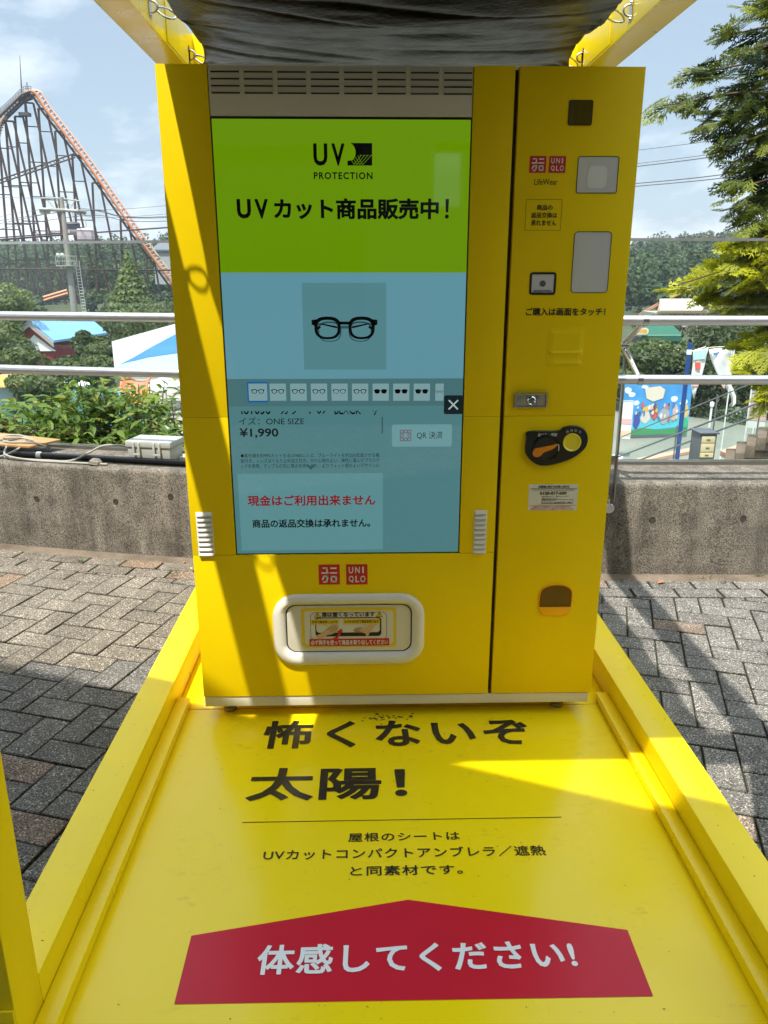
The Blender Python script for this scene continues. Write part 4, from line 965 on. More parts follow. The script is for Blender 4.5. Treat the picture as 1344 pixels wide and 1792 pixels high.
# lock
b = MB(); ring(b, rrect(0.4325, 0.5290, 1.0225, 1.0655, .002, 3), rrect(0.4395, 0.5245, 1.0275, 1.0600, .0015, 3), -0.008, 0.0005); lk_ = b.build('lock_frame', M_steel, side, fix=True, bevel=.0008)
M_lock = mat('zinc_handle', (0.45, 0.43, 0.38), 0.3, metal=0.85)
b = MB(); b.box(0.4398, 0.4680, -0.0045, 0.0004, 1.0278, 1.0597); b.box(0.4685, 0.4985, -0.0035, 0.0004, 1.0278, 1.0597); b.box(0.4990, 0.5242, -0.0045, 0.0004, 1.0278, 1.0597); b.build('handle', M_lock, lk_, bevel=.0008)
b = MB(); b.lathe([(.0125, 0), (.0125, .004), (.0105, .0055), (.0085, .0035), (.0001, .0035)], (0.4835, -0.0034, 1.0438), (0, -1, 0), 24); b.build('lock_cylinder', M_chrome, lk_)
b = MB(); b.box(0.4825, 0.4845, -0.0073, -0.0066, 1.0395, 1.048); b.build('keyhole', M_blackmatt, lk_, smooth=False)
# coin return / coin slot unit
CX = lambda px: FX(860 + px * 300 / 1169, 775); CZ = lambda py: FZ(975, 500 + py * 460 / 1792)
pts = [(243, 988), (438, 984), (480, 962), (530, 951), (590, 958), (632, 990), (650, 1040), (640, 1095), (600, 1140), (540, 1178), (460, 1206), (380, 1221), (320, 1216), (270, 1186), (240, 1150), (228, 1115), (233, 1040)]
P_ = [(CX(a), CZ(b_)) for a, b_ in pts]
def spl(P, n=4):
    out = []; m_ = len(P)
    for i in range(m_):
        a, b_, c, d = P[i - 1], P[i], P[(i + 1) % m_], P[(i + 2) % m_]
        for k in range(n):
            t_ = k / n; out.append(tuple(.5 * ((2 * b_[q]) + (c[q] - a[q]) * t_ + (2 * a[q] - 5 * b_[q] + 4 * c[q] - d[q]) * t_ * t_ + (3 * b_[q] - a[q] - 3 * c[q] + d[q]) * t_ ** 3) for q in (0, 1)))
    return out
P_ = spl(P_)
b = MB(); b.prism(xz(P_, 0.0003), (0, -0.0125, 0)); coin = b.build('coin_panel', M_black, side, bevel=.004, fix=True, seg=3)
cx_, cz_ = CX(368), CZ(1100); rr_ = (CX(462) - CX(275)) / 2
b = MB(); b.lathe([(rr_, 0), (rr_ * .97, .0035), (rr_ * .86, .004), (rr_ * .82, .001), (.0001, .001)], (cx_, -0.0124, cz_), (0, -1, 0), 40); b.build('lever_dial', mat('glossy_black', (0.008, 0.008, 0.008), 0.15), coin)
lev = [(278, 1122), (290, 1102), (320, 1095), (400, 1080), (436, 1070), (440, 1078), (405, 1106), (352, 1126), (330, 1150), (300, 1158), (280, 1146)]
b = MB(); b.prism(xz(spl([(CX(a), CZ(c)) for a, c in lev], 3), -0.0138), (0, -0.007, 0)); b.build('return_lever', mat('orange_plastic', (0.75, 0.24, 0.01), 0.35), coin, bevel=.0015, fix=True)
sx_, sz_ = CX(541), CZ(1062); r_ = (CX(600) - CX(483)) / 2
b = MB(); b.lathe([(r_ * 1.06, 0), (r_ * 1.06, .002), (r_ * .98, .003), (r_ * .90, .001), (r_ * .55, -.004), (.0001, -.006)], (sx_, -0.0126, sz_), (0, -1, 0), 36); b.build('coin_cup', mat('yellow_cup', (0.80, 0.66, 0.03), 0.25), coin)
b = MB(); put_text(b, 'おつり・返却', CX(308), CX(436), CZ(1022), CZ(998), lambda a, c: (a, -0.0128, c), bold=.03)
for k, (a, c, s_) in enumerate(((505, 990, '500'), (533, 982, '100'), (561, 982, '50'), (590, 991, '10'))):
    xx, zz2 = CX(a), CZ(c); O_ = [(xx + .0038 * math.cos(q), zz2 + .0042 * math.sin(q)) for q in np.linspace(0, 2 * math.pi, 17)[:-1]]; I_ = [(xx + .0033 * math.cos(q), zz2 + .0037 * math.sin(q)) for q in np.linspace(0, 2 * math.pi, 17)[:-1]]
    for i in range(16):
        j = (i + 1) % 16; b.face([(O_[i][0], -.0128, O_[i][1]), (O_[j][0], -.0128, O_[j][1]), (I_[j][0], -.0128, I_[j][1]), (I_[i][0], -.0128, I_[i][1])])
    put_text(b, s_, xx - .0026, xx + .0026, zz2 - .0014, zz2 + .0014, lambda a, c: (a, -0.0129, c), keep=True, bold=.02)
arcp = [(cx_ + rr_ * .93 * math.cos(q), cz_ + rr_ * .93 * math.sin(q)) for q in np.linspace(R(-12), R(18), 8)]
for p0, p1 in zip(arcp, arcp[1:]): b.face([(p0[0], -.0166, p0[1]), (p1[0] , -.0166, p1[1]), (p1[0] - .0022, -.0166, p1[1]), (p0[0] - .0022, -.0166, p0[1])])
b.build('coin_lettering', M_whitep, coin, smooth=False)
# information sticker
IX = lambda px: FX(860 + px * 300 / 1169, 870); IZ = lambda py: FZ(967, 500 + py * 460 / 1792)
b = MB(); b.face(xz(rrect(IX(252), IX(586), IZ(1532), IZ(1353), .003, 4), -0.0006)); inf = b.build('info_sticker', mat('sticker_paper', (0.70, 0.68, 0.58), 0.4), side, smooth=False)
b = MB(); ti = lambda s_, a, c, d, e, **k: put_text(b, s_, IX(a), IX(d), IZ(e), IZ(c), lambda u, v: (u, -0.0013, v), **k)
ti('自販機に関するお問い合わせ', 318, 1361, 526, 1378, bold=.03); ti('0120-017-030', 328, 1403, 510, 1424, bold=.035)
ti('QRを読み込んで、専用フォームより', 342, 1430, 524, 1441, bold=.01); ti('お問い合わせください。', 342, 1445, 455, 1456, bold=.01)
ti('お電話でのお問い合わせ', 348, 1460, 440, 1468); ti('0120-017-030（受付時間10時〜18時）', 348, 1473, 545, 1483)
b.face(xz([(IX(258), IZ(1384)), (IX(580), IZ(1384)), (IX(580), IZ(1381.5)), (IX(258), IZ(1381.5))], -.0013))
o_, i_ = rrect(IX(343), IX(558), IZ(1486), IZ(1456.5), .0004, 1), rrect(IX(345), IX(556), IZ(1484), IZ(1458.5), .0004, 1)
for k in range(len(o_)):
    l = (k + 1) % len(o_); b.face([(o_[k][0], -.0013, o_[k][1]), (o_[l][0], -.0013, o_[l][1]), (i_[l][0], -.0013, i_[l][1]), (i_[k][0], -.0013, i_[k][1])])
b.build('sticker_lettering', M_ink, inf, smooth=False)
b = MB(); b.face(xz([(IX(278), IZ(1398)), (IX(565), IZ(1398)), (IX(565), IZ(1388)), (IX(278), IZ(1388))], -.0013)); b.build('sticker_band', mat('sticker_grey', (0.45, 0.44, 0.38), 0.5), inf, smooth=False)
b = MB(); ti('自販機トラブルや商品が出てこない場合のお問い合わせは、', 285, 1502, 545, 1512, bold=.02); ti('専用窓口お客さまセンターが責任をもって対応いたします。', 268, 1516, 568, 1526, bold=.02)
b.face(xz([(IX(258), IZ(1499)), (IX(580), IZ(1499)), (IX(580), IZ(1497)), (IX(258), IZ(1497))], -.0013)); b.build('sticker_red_lettering', M_red, inf, smooth=False)
# amber coin tray
TX = lambda px: FX(840 + px * 260 / 1344, 1050); TZ = lambda py: FZ(972, 980 + py * 280 / 1447)
tr = [(530, 420), (534, 300), (560, 252), (620, 226), (690, 219), (760, 228), (815, 262), (830, 310), (827, 420), (805, 470), (755, 498), (600, 498), (550, 470)]
O_ = spl([(TX(a), TZ(c)) for a, c in tr], 3); cxm, czm = np.mean([p[0] for p in O_]), np.mean([p[1] for p in O_])
I_ = [(cxm + (p[0] - cxm) * .955, czm + (p[1] - czm) * .95) for p in O_]
b = MB(); ring(b, O_, I_, -0.004, 0.0002); tray = b.build('coin_tray', mat('amber_plastic', (0.88, 0.34, 0.015), 0.22, spec=0.6), side, fix=True)
b = MB(); b.face(xz(I_, -0.0002)); b.build('tray_mouth', mat('tray_dark', (0.15, 0.07, 0.012), 0.25), tray, smooth=False)
b = MB(); lo = [p for p in I_ if p[1] < TZ(421)]; lo = sorted(lo, key=lambda p: math.atan2(p[1] - TZ(421), p[0] - cxm)); ed = [(TX(537), TZ(421))] + lo + [(TX(820), TZ(421))]
b.prism(xz(ed, -0.0008), (0, -0.006, 0)); b.build('tray_lip', mat('amber_lip', (0.92, 0.42, 0.01), 0.25, spec=0.6), tray, bevel=.001, fix=True)
b = MB(); put_text(b, '返却口', TX(630), TX(745), TZ(315), TZ(283), lambda a, c: (a, -0.0009, c), bold=0.0)
for q in range(3):
    xx = TX(640 + q * 45); O2 = [(xx + .0045 * math.cos(t_), TZ(340) + .0042 * math.sin(t_)) for t_ in np.linspace(0, 6.283, 13)[:-1]]; I2_ = [(xx + .0036 * math.cos(t_), TZ(340) + .0034 * math.sin(t_)) for t_ in np.linspace(0, 6.283, 13)[:-1]]
    for i in range(12):
        j = (i + 1) % 12; b.face([(O2[i][0], -.0009, O2[i][1]), (O2[j][0], -.0009, O2[j][1]), (I2_[j][0], -.0009, I2_[j][1]), (I2_[i][0], -.0009, I2_[i][1])])
b.build('tray_emboss', mat('emboss_brown', (0.13, 0.075, 0.025), 0.3), tray, smooth=False)

# ================================================================== BEHIND THE VIEWER: unseen roof (broad slanting shade), added building (darkens machine front)
HR = 3.7
sh_ = Vector((-0.175 * HR, -0.425 * HR, HR))
e0, e1 = Vector((-6.5, 2.45, 0)) + sh_, Vector((5.0, -2.40, 0)) + sh_
shop = thing('terrace_roof', 'unseen flat roof on posts behind the viewer shading the terrace', 'roof', (0, -5, ZP))
M_roof = mat('roof_render', (0.33, 0.31, 0.28), 0.8)
mb = MB(); mb.prism([e0, e1, e1 + Vector((-.9, -2.5, 0)), e0 + Vector((-.9, -2.5, 0))], (0, 0, 0.3)); mb.build('roof_slab', M_roof, shop, bevel=0.01, fix=True)  # unseen slab; edge follows the slanting shade, depth shaped for fill light
for x, y in ((-7.2, 0.2), (3.6, -4.9)):
    mb = MB(); mb.box(x - .12, x + .12, y - .12, y + .12, ZP, HR - 0.001); mb.build('post', mat('grey_post', (0.3, 0.3, 0.3), 0.5), shop, bevel=.01)
bw_ = thing('added_building', 'dark building added unseen behind the viewer to darken the machine front', 'building', (0, -9, ZP))  # added out of view to block sky from the machine front
mb = MB(); mb.box(-13, 0.95, -16, -9.0, ZP, 8.5); mb.box(2.1, 11, -16, -9.0, ZP, 6.5); mb.box(0.95, 2.1, -16, -9.0, ZP, 2.25); mb.box(0.95, 2.1, -10, -9.0, 3.05, 6.5); mb.box(1.42, 1.62, -9.4, -9.0, 2.25, 3.05); mb.build('wall', mat('back_wall', (0.16, 0.15, 0.135), 0.8), bw_)  # openings shaped to put a bright reflection on the screen
for i in (0, 1, 2, 3, 5, 6):
    for z0_ in (0.9, 4.6):
        mb = MB(); mb.box(-12 + i * 3.3, -9.9 + i * 3.3, -8.998, -8.96, z0_, z0_ + 2.1); mb.build('window', mat('back_glass', (0.03, 0.035, 0.04), 0.08, spec=0.7), bw_)

# ================================================================== VALLEY BEYOND THE WALL
ZG = -6.0
def smooth(a, b, x):
    t = min(1, max(0, (x - a) / (b - a))); return t * t * (3 - 2 * t)
def terrain(x, y):
    d = math.hypot(x - CAM.x, y - CAM.y); az = math.degrees(math.atan2(x - CAM.x, y - CAM.y))
    z = -0.75 + (ZG + 0.75) * smooth(3.0, 15.0, y)
    k = .12 + .88 * smooth(14.5, 24, az) + .5 * smooth(13, 4, az)
    hill = smooth(150, 330, d) * (5.5 + 6.5 * k) + smooth(115, 150, d) * 2.0
    hill += 2.0 * mnoise.noise(Vector((x * 0.012, y * 0.012, 1.7))) * smooth(140, 220, d)
    return z + hill
gx = np.concatenate([np.linspace(-420, -60, 37), np.linspace(-52, 52, 53), np.linspace(60, 420, 37)])
gy = np.concatenate([np.linspace(2.2, 20, 24), np.linspace(22, 120, 40), np.linspace(126, 520, 66)])
vs = [(x, y, terrain(x, y)) for y in gy for x in gx]; W_ = len(gx)
fs = [[j * W_ + i, j * W_ + i + 1, (j + 1) * W_ + i + 1, (j + 1) * W_ + i] for j in range(len(gy) - 1) for i in range(W_ - 1)]
def ground_mat():
    m = bpy.data.materials.new('valley_ground'); m.use_nodes = True; t = m.node_tree; N = t.nodes; b = N['Principled BSDF']; lk = t.links.new
    tcn = N.new('ShaderNodeTexCoord'); sp_ = N.new('ShaderNodeSeparateXYZ'); lk(tcn.outputs['Object'], sp_.inputs[0])
    nz = N.new('ShaderNodeTexNoise'); nz.inputs['Scale'].default_value = 0.3; nz.inputs['Detail'].default_value = 6; lk(tcn.outputs['Object'], nz.inputs['Vector'])
    gr = N.new('ShaderNodeValToRGB'); gr.color_ramp.elements[0].color = (0.03, 0.045, 0.018, 1); gr.color_ramp.elements[1].color = (0.075, 0.085, 0.03, 1); lk(nz.outputs['Fac'], gr.inputs[0])
    pv_ = N.new('ShaderNodeValToRGB'); pv_.color_ramp.elements[0].color = (0.16, 0.165, 0.135, 1); pv_.color_ramp.elements[1].color = (0.24, 0.235, 0.2, 1); lk(nz.outputs['Fac'], pv_.inputs[0])
    a1 = N.new('ShaderNodeMapRange'); a1.inputs[1].default_value = 13; a1.inputs[2].default_value = 16; lk(sp_.outputs['Y'], a1.inputs[0])
    a2 = N.new('ShaderNodeMapRange'); a2.inputs[1].default_value = 62; a2.inputs[2].default_value = 56; lk(sp_.outputs['Y'], a2.inputs[0])
    mu = N.new('ShaderNodeMath'); mu.operation = 'MULTIPLY'; lk(a1.outputs[0], mu.inputs[0]); lk(a2.outputs[0], mu.inputs[1])
    mx = N.new('ShaderNodeMixRGB'); lk(mu.outputs[0], mx.inputs[0]); lk(gr.outputs[0], mx.inputs[1]); lk(pv_.outputs[0], mx.inputs[2]); lk(mx.outputs[0], b.inputs['Base Color'])
    b.inputs['Roughness'].default_value = 0.9; return m
prop(MB().add(vs, fs).build('terrain', ground_mat(), ang=180), kind='structure')

# ------------------------------------------------------------------ foliage builders
def unit(n):
    v = rng.normal(size=(n, 3)); return v / np.linalg.norm(v, axis=1, keepdims=True)
def leaf_quads(c, nrm, size, asp=0.55):
    """rhombic leaf clumps at c with normals nrm"""
    n = len(c); r_ = unit(n); t1 = np.cross(nrm, r_); t1 /= np.linalg.norm(t1, axis=1, keepdims=True) + 1e-9; t2 = np.cross(nrm, t1)
    s = size[:, None]
    return np.stack([c + t1 * s, c + t2 * s * asp, c - t1 * s, c - t2 * s * asp], axis=1)
def crown(center, rad, n, size, c_lo, c_hi, lumps=14, seed=None, droop=0.0, cone=False):
    """leaf faces of one crown: clumps scattered through an uneven volume"""
    center = np.array(center, float); rad = np.array(rad, float)
    u = unit(lumps); rr = rng.uniform(.35, .85, lumps)[:, None]; lc = u * rr
    if cone == 'old':
        h = rng.uniform(-1, 1, lumps); a = rng.uniform(0, 6.28, lumps); w_ = (1 - (h + 1) / 2) * .75 + .02; lc = np.stack([np.cos(a) * w_, np.sin(a) * w_, h], 1)
    lr = rng.uniform(.28, .48, lumps)
    if cone == 'old': lr = lr * (1.15 - (lc[:, 2] + 1) / 2) * .75 + .05
    k = rng.integers(0, lumps, n); d = unit(n); d[:, 2] = np.where(rng.random(n) < .35, np.abs(d[:, 2]), d[:, 2])
    p = lc[k] + d * (lr[k] * rng.uniform(.65, 1.08, n) ** .5)[:, None] * np.array((1, 1, .8))
    if cone:
        hh = 1 - np.sqrt(rng.random(n)); tier = np.abs(((hh * 13 + rng.normal(0, .12, n)) % 1) - .0); a = rng.uniform(0, 6.28, n)
        r_ = (1 - hh) ** .9 * (1.0 - .30 * tier) * np.sqrt(rng.uniform(.45, 1, n)) * (1 + .10 * np.sin(a * 3 + hh * 21)); p = np.stack([np.cos(a) * r_, np.sin(a) * r_, hh * 2 - 1], 1); d = np.stack([np.cos(a), np.sin(a), np.full(n, .5)], 1); k = (tier * 6 + a * 2).astype(int) % lumps
    pos = center + p * rad
    nr = d + rng.normal(0, .55, (n, 3)) + np.array((0, 0, .35)); nr /= np.linalg.norm(nr, axis=1, keepdims=True)
    V = leaf_quads(pos, nr, size * rng.uniform(.6, 1.3, n))
    tone = rng.uniform(0, 1, lumps)[k] * .65 + rng.uniform(0, 1, n) * .35
    c = np.array(c_lo)[None] * (1 - tone[:, None]) + np.array(c_hi)[None] * tone[:, None]
    return V, c
def tree(name, label, cat, base, h, rad, n, size, c_lo, c_hi, group=None, lumps=14, cone=False, trunk_r=.18, cz=None, low=0.0):
    t = thing(name, label, cat, base, group); b = Vector(base)
    tk = MB(); top = b + Vector((rng.normal(0, .1), rng.normal(0, .1), h * .86)); tk.tube([b - Vector((0, 0, .3)), b * .5 + top * .5 + Vector((rng.normal(0, .08), 0, 0)), top], trunk_r, 8, r1=trunk_r * .25)
    if not cone:
        for i in range(5):
            a = rng.uniform(0, 6.28); s_ = b.lerp(top, rng.uniform(.35, .75)); tk.tube([s_, s_ + Vector((math.cos(a) * rad[0] * .6, math.sin(a) * rad[1] * .6, rad[2] * .35))], trunk_r * .4, 6, r1=trunk_r * .1)
    tk.build('trunk', M_bark, t)
    cen = b + Vector((0, 0, cz if cz is not None else h - rad[2]))
    V, c = crown(cen, rad, n, size, c_lo, c_hi, lumps, cone=cone)
    link('crown', poly_mesh('crown', V, c), M_leaf, t); return t

# ------------------------------------------------------------------ far wooded slopes: one mass
Vs, Cs = [], []
cnt = 0
for d in np.arange(100, 345, 5.4):
    step = 5.0 / d
    for az in np.arange(R(-33), R(34), step):
        a = az + rng.normal(0, step * .25); dd = d + rng.normal(0, 1.6)
        x, y = CAM.x + dd * math.sin(a), CAM.y + dd * math.cos(a)
        low_ = (d < 165 and a < R(2)) or d < 126
        if d < 128 and R(18.6) < a < R(24.5): continue
        if d < 112 and a > R(2): continue
        if d < 150 and abs(math.degrees(a) + 20.3) < 1.7: continue
        if d < 165 and rng.random() < .35: continue
        if low_ and d > 152 and rng.random() < .5: continue
        hgt = rng.uniform(5.0, 8.5) * (1.25 if rng.random() < .12 else 1); r_ = rng.uniform(2.2, 3.8)
        if low_: hgt *= .36; r_ *= .8
        n = int(330 if dd < 200 else 230 if dd < 260 else 170)
        tone = rng.uniform(.6, 1.35); warm = rng.random()
        lo = np.array((0.030, 0.056, 0.022)) * tone; hi = np.array((0.085 + .035 * warm, 0.135, 0.045)) * tone
        V, c = crown((x, y, terrain(x, y) + hgt * .55), (r_, r_, hgt * .5), n, 0.50 if dd > 200 else 0.42, lo, hi, 8); Vs.append(V); Cs.append(c); cnt += 1
prop(link('forest', poly_mesh('forest', np.concatenate(Vs), np.concatenate(Cs)), M_forest), 'dense green wooded slopes on the far side of the valley', 'forest', kind='stuff')

# ------------------------------------------------------------------ trees of the middle distance
def tz(p): return Vector((p.x, p.y, terrain(p.x, p.y)))
def place(u, v, d):                      # foot of a thing whose top is seen at (u, v) at distance d
    p = at(u, v, d); b = tz(p); return b, p.z - b.z
G1, G2 = (0.038, 0.060, 0.018), (0.115, 0.145, 0.038)
b, h = place(222, 440, 96); tree('conifer', 'tall pointed light green conifer in front of the roller coaster', 'tree', b, h, (4.3, 4.3, h * .5), 9000, .22, (0.09, 0.13, 0.035), (0.22, 0.27, 0.08), lumps=90, cone=True, cz=h * .5)
b, h = place(12, 492, 70); tree('round_tree', 'small bright yellow green tree at the far left edge', 'tree', b, h, (2.0, 2.0, 1.8), 2600, .17, (0.10, 0.14, 0.02), (0.22, 0.26, 0.05))
mid = [(150, 578, 58, 1.5, 1.6, 'tree covering the right end of the blue roof'), (-45, 548, 52, 3.0, 2.8, 'dark green tree leaning in from the left edge between the rails'), (70, 606, 44, 2.2, 1.5, 'bushy tree in front of the blue roofed house'),
       (-2, 556, 62, 2.2, 2.6, 'mid green tree left of the blue roofed house'), (190, 549, 82, 3.2, 2.6, 'dark spreading tree right of the blue roofed house'), (250, 536, 66, 4.4, 3.0, 'broad dark tree above the white and blue hoarding'),
       (145, 606, 50, 1.9, 1.4, 'low dark tree in front of the blue roof on its right'), (178, 588, 56, 1.8, 1.8, 'small dark tree at the left end of the hoarding'), (100, 540, 84, 4.0, 2.4, 'dull green tree far behind the blue roofed house'), (305, 528, 90, 4.5, 3.0, 'far dark tree right of the pointed conifer')]
for u, v, d, rx, rz, lb in mid:
    b, h = place(u, v, d); tree('broadleaf_tree', lb, 'tree', b, h, (rx, rx, rz), 5200, .165, G1, G2, 'trees below the left railing', lumps=18)
rt = [(1135, 590, 50, 2.8, 2.0, (0.045, 0.075, .016), (0.13, 0.17, .035), 'bushy light green tree right of the railing post'), (1170, 597, 47, 2.3, 1.9, (0.04, 0.07, .016), (0.12, 0.15, .035), 'rounded green tree left of the blue pole'),
      (1105, 606, 46, 2.2, 1.6, (0.045, 0.07, .018), (0.11, 0.15, .03), 'small green tree just behind the railing post'), (1235, 553, 52, 3.2, 3.0, (0.03, 0.05, .016), (0.085, 0.11, .032), 'dark tree rising behind the white pennant'),
      (1300, 540, 47, 3.4, 3.0, (0.028, 0.045, .015), (0.08, 0.105, .03), 'large dark tree behind the two hanging pennants'), (1345, 560, 47, 3.0, 3.0, (0.035, 0.055, .016), (0.10, 0.125, .034), 'dark tree at the right edge behind the banners'), (1262, 618, 46, 2.6, 1.9, (0.026, 0.042, .014), (0.07, 0.095, .028), 'low dark tree behind the twisted white pennant'),
      (1152, 545, 100, 2.6, 2.2, (0.04, 0.06, .018), (0.10, 0.13, .035), 'small tree in front of the cream building')]
for u, v, d, rx, rz, lo, hi, lb in rt:
    b, h = place(u, v, d); tree('broadleaf_tree', lb, 'tree', b, h, (rx, rx, rz), 6200, .135, lo, hi, 'trees below the right railing', lumps=20)

# ------------------------------------------------------------------ shrubs just behind the left glass
ZW_ = -0.3
def shrub(label, base, h, rx, n, tone=1.0):
    t = thing('shrub', label, 'shrub', base, 'shrubs behind the left glass'); b = np.array(base)
    st = MB(); C, D = [], []
    for i in range(9):
        a = rng.uniform(0, 6.28); r_ = rx * rng.uniform(.25, 1.0); top = Vector((b[0] + r_ * math.cos(a), b[1] + r_ * .7 * math.sin(a), b[2] + h * rng.uniform(.7, 1.0)))
        p0 = Vector(base); p1 = p0.lerp(top, .5) + Vector((rng.normal(0, .05), rng.normal(0, .05), .05)); pts = curve_pts([p0, p1, top], 8); st.tube(pts, .010, 6, r1=.003)
        for k in range(n // 9):
            f = rng.uniform(.25, 1.0) ** .8; q = pts[int(f * (len(pts) - 1))]; C.append(np.array(q) + rng.normal(0, .075, 3) * (1.25 - .5 * f)); ph = rng.uniform(0, 6.28); D.append((math.cos(ph), math.sin(ph), rng.uniform(-.75, .25)))
    st.build('stem', mat('green_stem', (0.12, 0.09, 0.04), 0.7), t)
    C = np.array(C); D = np.array(D); D /= np.linalg.norm(D, axis=1, keepdims=True); m_ = len(C); up = np.array((0, 0, 1.0)) + rng.normal(0, .25, (m_, 3)); sd = np.cross(D, up); sd /= np.linalg.norm(sd, axis=1, keepdims=True); nn_ = np.cross(sd, D)
    l = rng.uniform(.06, .105, m_)[:, None]; w_ = l * rng.uniform(.17, .24, m_)[:, None]; f = .35
    b0, tip = C, C + D * l - nn_ * l * .16; s1 = C + D * l * .5 - nn_ * l * .02
    V1 = np.stack([b0, s1, tip, C + D * l * .66 + sd * w_ * .85 + nn_ * w_ * f - nn_ * l * .06, C + D * l * .30 + sd * w_ * .95 + nn_ * w_ * f], 1)
    V2 = np.stack([b0, C + D * l * .30 - sd * w_ * .95 + nn_ * w_ * f, C + D * l * .66 - sd * w_ * .85 + nn_ * w_ * f - nn_ * l * .06, tip, s1], 1)
    tn = rng.uniform(0, 1, m_)[:, None]; c = np.array((0.075, 0.135, 0.024)) * (1 - tn) + np.array((0.23, 0.30, 0.05)) * tn; yl = rng.random(m_) < .06; c[yl] = (0.30, 0.27, 0.05); c *= tone
    link('foliage', poly_mesh('foliage', np.concatenate([V1, V2]), np.concatenate([c, c])), M_leaf, t)
sh_l = [(-22, 688, .42, 0.0, 'leafy shrub at the left edge above the brown board'), (40, 668, .38, .1, 'leafy shrub with a bare upright stem above the cable tangle'), (88, 690, .36, .5, 'shrub with pool water showing between its leaves'), (128, 672, .38, 0.0, 'leafy shrub right of the bare stem under the lower rail'), (172, 656, .36, .4, 'tall leafy shrub left of the grey box'),
        (214, 664, .38, .1, 'leafy shrub directly above the grey box'), (256, 652, .36, .5, 'tall leafy shrub right of the grey box'), (300, 664, .38, .1, 'leafy shrub against the machine edge'), (75, 738, .40, -.12, 'low dense shrub behind the brown board'), (160, 730, .42, -.12, 'low dense shrub left of the grey box'), (235, 722, .40, -.12, 'low dense shrub rising behind the grey box lid'), (300, 722, .38, -.12, 'low dense shrub between the grey box and the machine'), (0, 742, .38, -.12, 'low shrub at the left edge')]
for u, v, rx, ex, lb in sh_l:
    d = 4.0
    while True:
        p = at(u, v, d)
        if p.y > 1.437 - 0.139 * p.x + 0.0325 * p.x * p.x + .50 + rx * .8 + ex: break
        d += .05
    zb = min(terrain(p.x, p.y), ZW_) ; shrub(lb, (p.x, p.y, zb), p.z - zb + .06, rx, 1250 if v < 700 else 1300)

# ------------------------------------------------------------------ golden cypress on the right
def spray_tpl():
    """one lacy fan spray lying in the xy plane, pointing +x"""
    tri = []
    def lf(p, d, l, w_): sd = np.array((-d[1], d[0], 0)); sd = sd / (np.linalg.norm(sd) + 1e-9) * w_; tri.append([p, p + d * l * .4 + sd, p + d * l - np.array((0, 0, .08 * l)), p + d * l * .4 - sd])
    lf(np.zeros(3), np.array((1, 0, -.10)), 1.0, .022)
    for k in range(8):
        x = (k + .5) / 8.6
        for s in (1, -1):
            l = (.48 * (1 - x) ** .8 + .08) * rng.uniform(.7, 1.15); a = R(rng.uniform(24, 46)); d = np.array((math.cos(a), s * math.sin(a), -rng.uniform(.05, .28))); p = np.array((x * .95, 0, -.12 * x * x)); lf(p, d, l, .026)
            for q_ in (.35, .66):
                q = p + d * l * q_
                for s2 in (-1, 1): a2 = a * s + s2 * R(rng.uniform(30, 48)); lf(q, np.array((math.cos(a2), math.sin(a2), -.15)), l * .42 * (1.15 - q_ * .6), .021)
    return np.array(tri)
TPL = [spray_tpl() for _ in range(5)]
def cypress(lab, u, v, d, ztop):
    b = at(u, v, d); b.z = terrain(b.x, b.y); t = thing('cypress', lab, 'tree', b); bk = MB(); top = Vector((b.x + .1, b.y, ztop)); bk.tube([b, b.lerp(top, .5), top], .12, 10, r1=.03); bk.build('trunk', M_bark, t); return b, t
dk_b, dk_t = cypress('tall dark green cypress with drooping fan sprays at the top right edge', 1480, 620, 7.9, 6.2)
gd_b, gd_t = cypress('golden yellow cypress with bright fan sprays below the dark one', 1452, 640, 7.0, 2.0)
lim = MB(); SV, SC = [], []; cyp_b = dk_b
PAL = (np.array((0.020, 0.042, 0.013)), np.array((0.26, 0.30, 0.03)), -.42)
def limb(tip, start=None, n=20, wide=.40, sc=.27):
    tip = Vector(tip); zb = tip.z - (.10 + .12 * rng.random()) if start is None else start
    s_ = Vector((cyp_b.x, cyp_b.y, zb)); md_ = s_.lerp(tip, .55) + Vector((0, 0, .16 + .05 * rng.random()))
    pts = curve_pts([s_, md_, tip], 10); lim.tube(pts, .022, 6, r1=.004)
    L_ = (tip - s_).length; ax = (tip - s_).normalized(); sdv = ax.cross(Vector((0, 0, 1))).normalized()
    for k in range(n):
        f = 1 - rng.random() ** 1.5 * .85 if k > 1 else 1.0; q = pts[int(f * (len(pts) - 1))]; s1 = rng.choice((-1, 1)); wd = wide * (1.06 - f) * rng.uniform(0, 1)
        q = q + sdv * s1 * wd + Vector((0, 0, rng.normal(0, .035) - wd * .25)); yaw = s1 * rng.uniform(.15, 1.1) * (1.2 - f)
        d = (ax * math.cos(yaw) + sdv * math.sin(yaw)); d.z = d.z * .5 - rng.uniform(-.15, .75); d.normalize(); y_ = Vector((0, 0, 1)).cross(d).normalized(); z_ = d.cross(y_)
        ro = rng.normal(0, .6); y2 = y_ * math.cos(ro) + z_ * math.sin(ro); z2 = d.cross(y2); S_ = sc * rng.uniform(.6, 1.15)
        t_ = TPL[k % 5]; M_ = np.array([d, y2, z2]); V = t_.reshape(-1, 3) @ M_ * S_ + np.array(q) - np.array(d) * S_ * .35
        V = V.reshape(-1, 4, 3); along = t_[:, 2, 0]
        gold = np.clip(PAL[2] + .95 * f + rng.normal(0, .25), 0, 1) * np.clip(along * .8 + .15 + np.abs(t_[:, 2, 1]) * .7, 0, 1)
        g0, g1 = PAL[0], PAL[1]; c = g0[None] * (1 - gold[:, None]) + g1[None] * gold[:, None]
        SV.append(V); SC.append(c)
